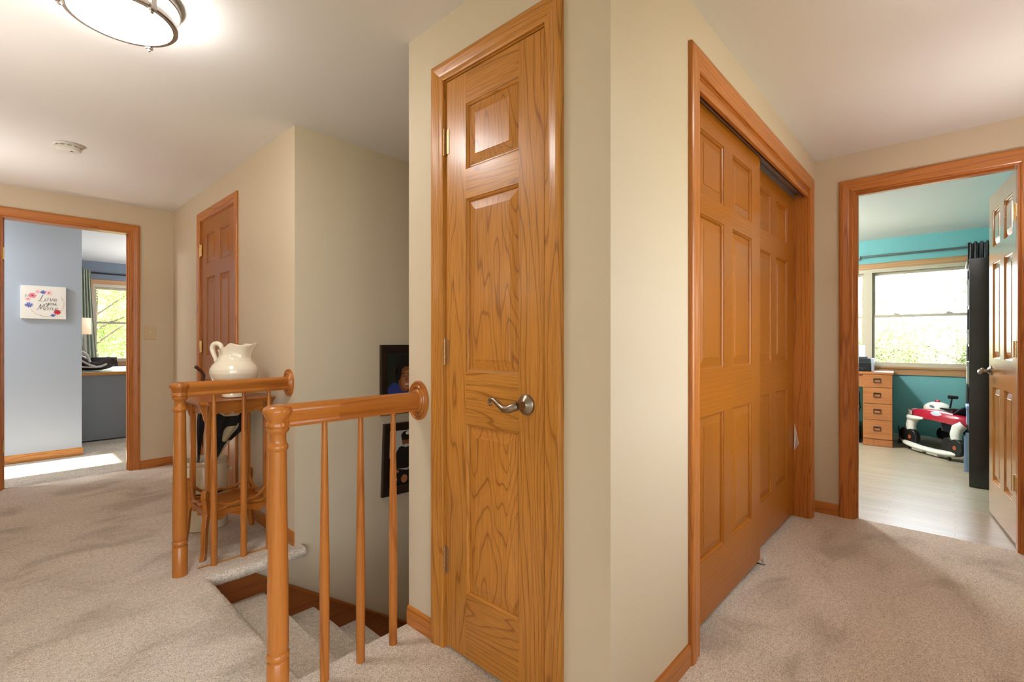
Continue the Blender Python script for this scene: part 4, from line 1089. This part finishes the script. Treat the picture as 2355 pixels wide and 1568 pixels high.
# ------------------------------------------------------------------ outdoors
b = MB(); b.box(-60, 80, -60, 90, -3.4, -3.0); struct(b.build('ground', [M_lawn]))
b = MB(); b.box(26, 33, -60, 60, -2.999, -2.97); struct(b.build('ground_road', [M_drive]))
def tree(label, x, y, h, r, mat, n, seedv, cat='tree', bare=False, leaf=.055, zc=None, group=None):
    rnd = random.Random(seedv)
    o = thing('tree', label, cat, (x, y, -3.0), 0, group)
    b = MB(); b.tube([(0, 0, 0), (.08, .05, h*.3), (-.05, .1, h*.55), (.05, 0, h*.85)], [.14*r/2.2, .10*r/2.2, .06*r/2.2, .02], 10)
    for k in range(9 if bare else 7):
        a = rnd.uniform(0, 6.28); z0 = h*rnd.uniform(.35, .7); l = r*rnd.uniform(.7, 1.05)
        p1 = (l*.5*math.cos(a), l*.5*math.sin(a), z0+l*.28); p2 = (l*math.cos(a+.3), l*math.sin(a+.3), z0+l*.45)
        b.tube([(0, 0, z0), p1, p2], [.022*r/2.2, .014*r/2.2, .006], 6)
        for q in range(3):
            a2 = a+rnd.uniform(-1, 1); e = (p1[0]+.5*l*math.cos(a2), p1[1]+.5*l*math.sin(a2), p1[2]+rnd.uniform(-.1, .5)*l*.5)
            b.tube([p1, tuple((p1[i]+e[i])/2+rnd.uniform(-.05, .05) for i in range(3)), e], [.010, .007, .004], 5)
    b.build('trunk', [M_bark], o)
    f = MB(); cl = [(rnd.gauss(0, r*.42), rnd.gauss(0, r*.42), h*.62+rnd.gauss(0, h*.17), rnd.uniform(.25, .5)*r) for _ in range(16)]
    vs = []; fs = []
    for _ in range(n):
        c = rnd.choice(cl); d = Vector((rnd.gauss(0, 1), rnd.gauss(0, 1), rnd.gauss(0, 1))).normalized()*c[3]*rnd.uniform(.5, 1)
        p = Vector(c[:3])+d; a = Vector((rnd.gauss(0, 1), rnd.gauss(0, 1), rnd.gauss(0, 1))).normalized(); q = a.orthogonal().normalized()
        s_ = leaf*rnd.uniform(.6, 1.3); i = len(vs)
        vs += [tuple(p-a*s_), tuple(p+q*s_*.5), tuple(p+a*s_), tuple(p-q*s_*.5)]; fs.append((i, i+1, i+2, i+3))
    f.add(vs, fs); f.build('foliage', [mat], o, norm=False)
    return o
tree('leafy green tree filling the bedroom window', 1.9, 17.0, 7.6, 2.6, M_leaf1, 42000, 1, leaf=.040)
tree('second leafy tree behind the first outside the bedroom window', 3.6, 26.0, 10.5, 3.8, M_leaf1, 30000, 2, leaf=.06)
tree('low bushy tree close outside the bedroom window at lower right', 6.3, 20.0, 6.4, 2.0, M_leaf1, 24000, 12, leaf=.05)
tree('round crowned tree standing left beyond the teal room window', 30.5, 5.6, 8.2, 3.0, M_leaf2, 11000, 3)
tree('bushy pale green tree low in the teal room window', 20.5, 3.6, 4.7, 2.6, M_leaf2, 17600, 4)
tree('pale green shrub like tree right of centre in the teal room window', 25.5, -.4, 4.9, 2.5, M_leaf2, 15400, 5)
tree('sparse branching tree at right in the teal room window', 13.2, -1.2, 7.2, 2.0, M_leaf2, 1100, 6, bare=True, leaf=.05)
tree('broad pale tree far left beyond the teal room window', 27, 13.5, 5.6, 3.4, M_leaf2, 13200, 8)
tree('distant hazy tree on the right beyond the road', 42, -6.5, 5.6, 4.2, M_leaf2, 13200, 9)
tree('distant hazy tree in the middle beyond the road', 47, 5.0, 5.6, 4.4, M_leaf2, 13200, 10)

# ------------------------------------------------------------------ light
M_opal = plain('pewter bowl of added uplight', (150, 140, 128), .4, .5)
def sconce(label, loc, rz, power, col=(1., .995, .98)):  # uplights added out of view to brighten ceilings and walls
    r = thing('fill_sconce', label, 'fill sconce', loc, rz, 'added fill uplights')
    b = MB(); b.box(-.05, .05, -.012, 0, -.10, .06); b.build('back_plate', [M_nickel], r, bevel=.003)
    b = MB(); b.tube([(0, -.010, -.05), (0, -.06, -.06), (0, -.10, -.045)], .008, 8); b.build('arm', [M_nickel], r)
    b = MB(); b.lathe([(0, -.046), (.02, -.045), (.05, -.035), (.085, -.005), (.10, .04), (.104, .06)], 40, 0, T((0, -.12, 0)), cap=False); b.build('bowl', [M_opal], r, solid=.003)
    l = bpy.data.lights.new('bulb', 'AREA'); l.shape = 'DISK'; l.size = .12; l.energy = power; l.color = col  # area light giving the added fill
    o = bpy.data.objects.new('bulb', l); COL.objects.link(o); o.parent = r; o.location = (0, -.12, .045); o.rotation_euler = (PI, 0, 0)
    return r
sconce('added unseen uplight sconce on the left hall wall opposite the stairs', (-.4195, 2.6, 1.45), PI/2, 2.8)
sconce('added unseen uplight sconce on the left hall wall near the bedroom doorway', (-.4195, 4.6, 1.45), PI/2, 3)
sconce('added unseen uplight sconce on the north wall of the teal room', (5.6, 3.1995, 1.45), 0, 55, (.97, .99, 1.))
sconce('added unseen uplight sconce on the east wall of the blue bedroom', (2.9995, 8.0, 1.45), -PI/2, 40, (.97, .99, 1.))
sconce('added unseen uplight sconce on the south wall of the side corridor', (3.1, -.4795, 1.45), PI, 2.2)
w = bpy.data.worlds.new('World'); scene.world = w; w.use_nodes = True
bg = w.node_tree.nodes['Background']; bg.inputs[0].default_value = (.86, .93, 1., 1); bg.inputs[1].default_value = 3.0
sl = bpy.data.lights.new('sun', 'SUN'); sl.energy = 15; sl.angle = math.radians(.7); sl.color = (1., .95, .86)
so = bpy.data.objects.new('sun', sl); COL.objects.link(so)
so.rotation_euler = Vector((1., 0., -.60)).to_track_quat('-Z', 'Y').to_euler()

# ------------------------------------------------------------------ camera
F = 1103.6; YAW = .8253; HZ = 786.19
cam = bpy.data.cameras.new('camera'); co = bpy.data.objects.new('camera', cam); COL.objects.link(co)
cam.sensor_fit = 'HORIZONTAL'; cam.sensor_width = 36; cam.lens = F/2355*36
cam.shift_y = (HZ-784)/2355
cam.clip_start = .02; cam.clip_end = 300
co.location = (0, 0, 1.1815); co.rotation_euler = (PI/2, 0, -YAW)
scene.camera = co

scene.view_settings.view_transform = 'Standard'; scene.view_settings.look = 'None'
scene.view_settings.gamma = 1; scene.view_settings.use_curve_mapping = False
scene.view_settings.exposure = 1.6
cy = scene.cycles
cy.use_denoising = True; cy.max_bounces = 10; cy.diffuse_bounces = 6; cy.glossy_bounces = 4; cy.transparent_max_bounces = 12
cy.caustics_reflective = False; cy.caustics_refractive = False; cy.sample_clamp_indirect = 8
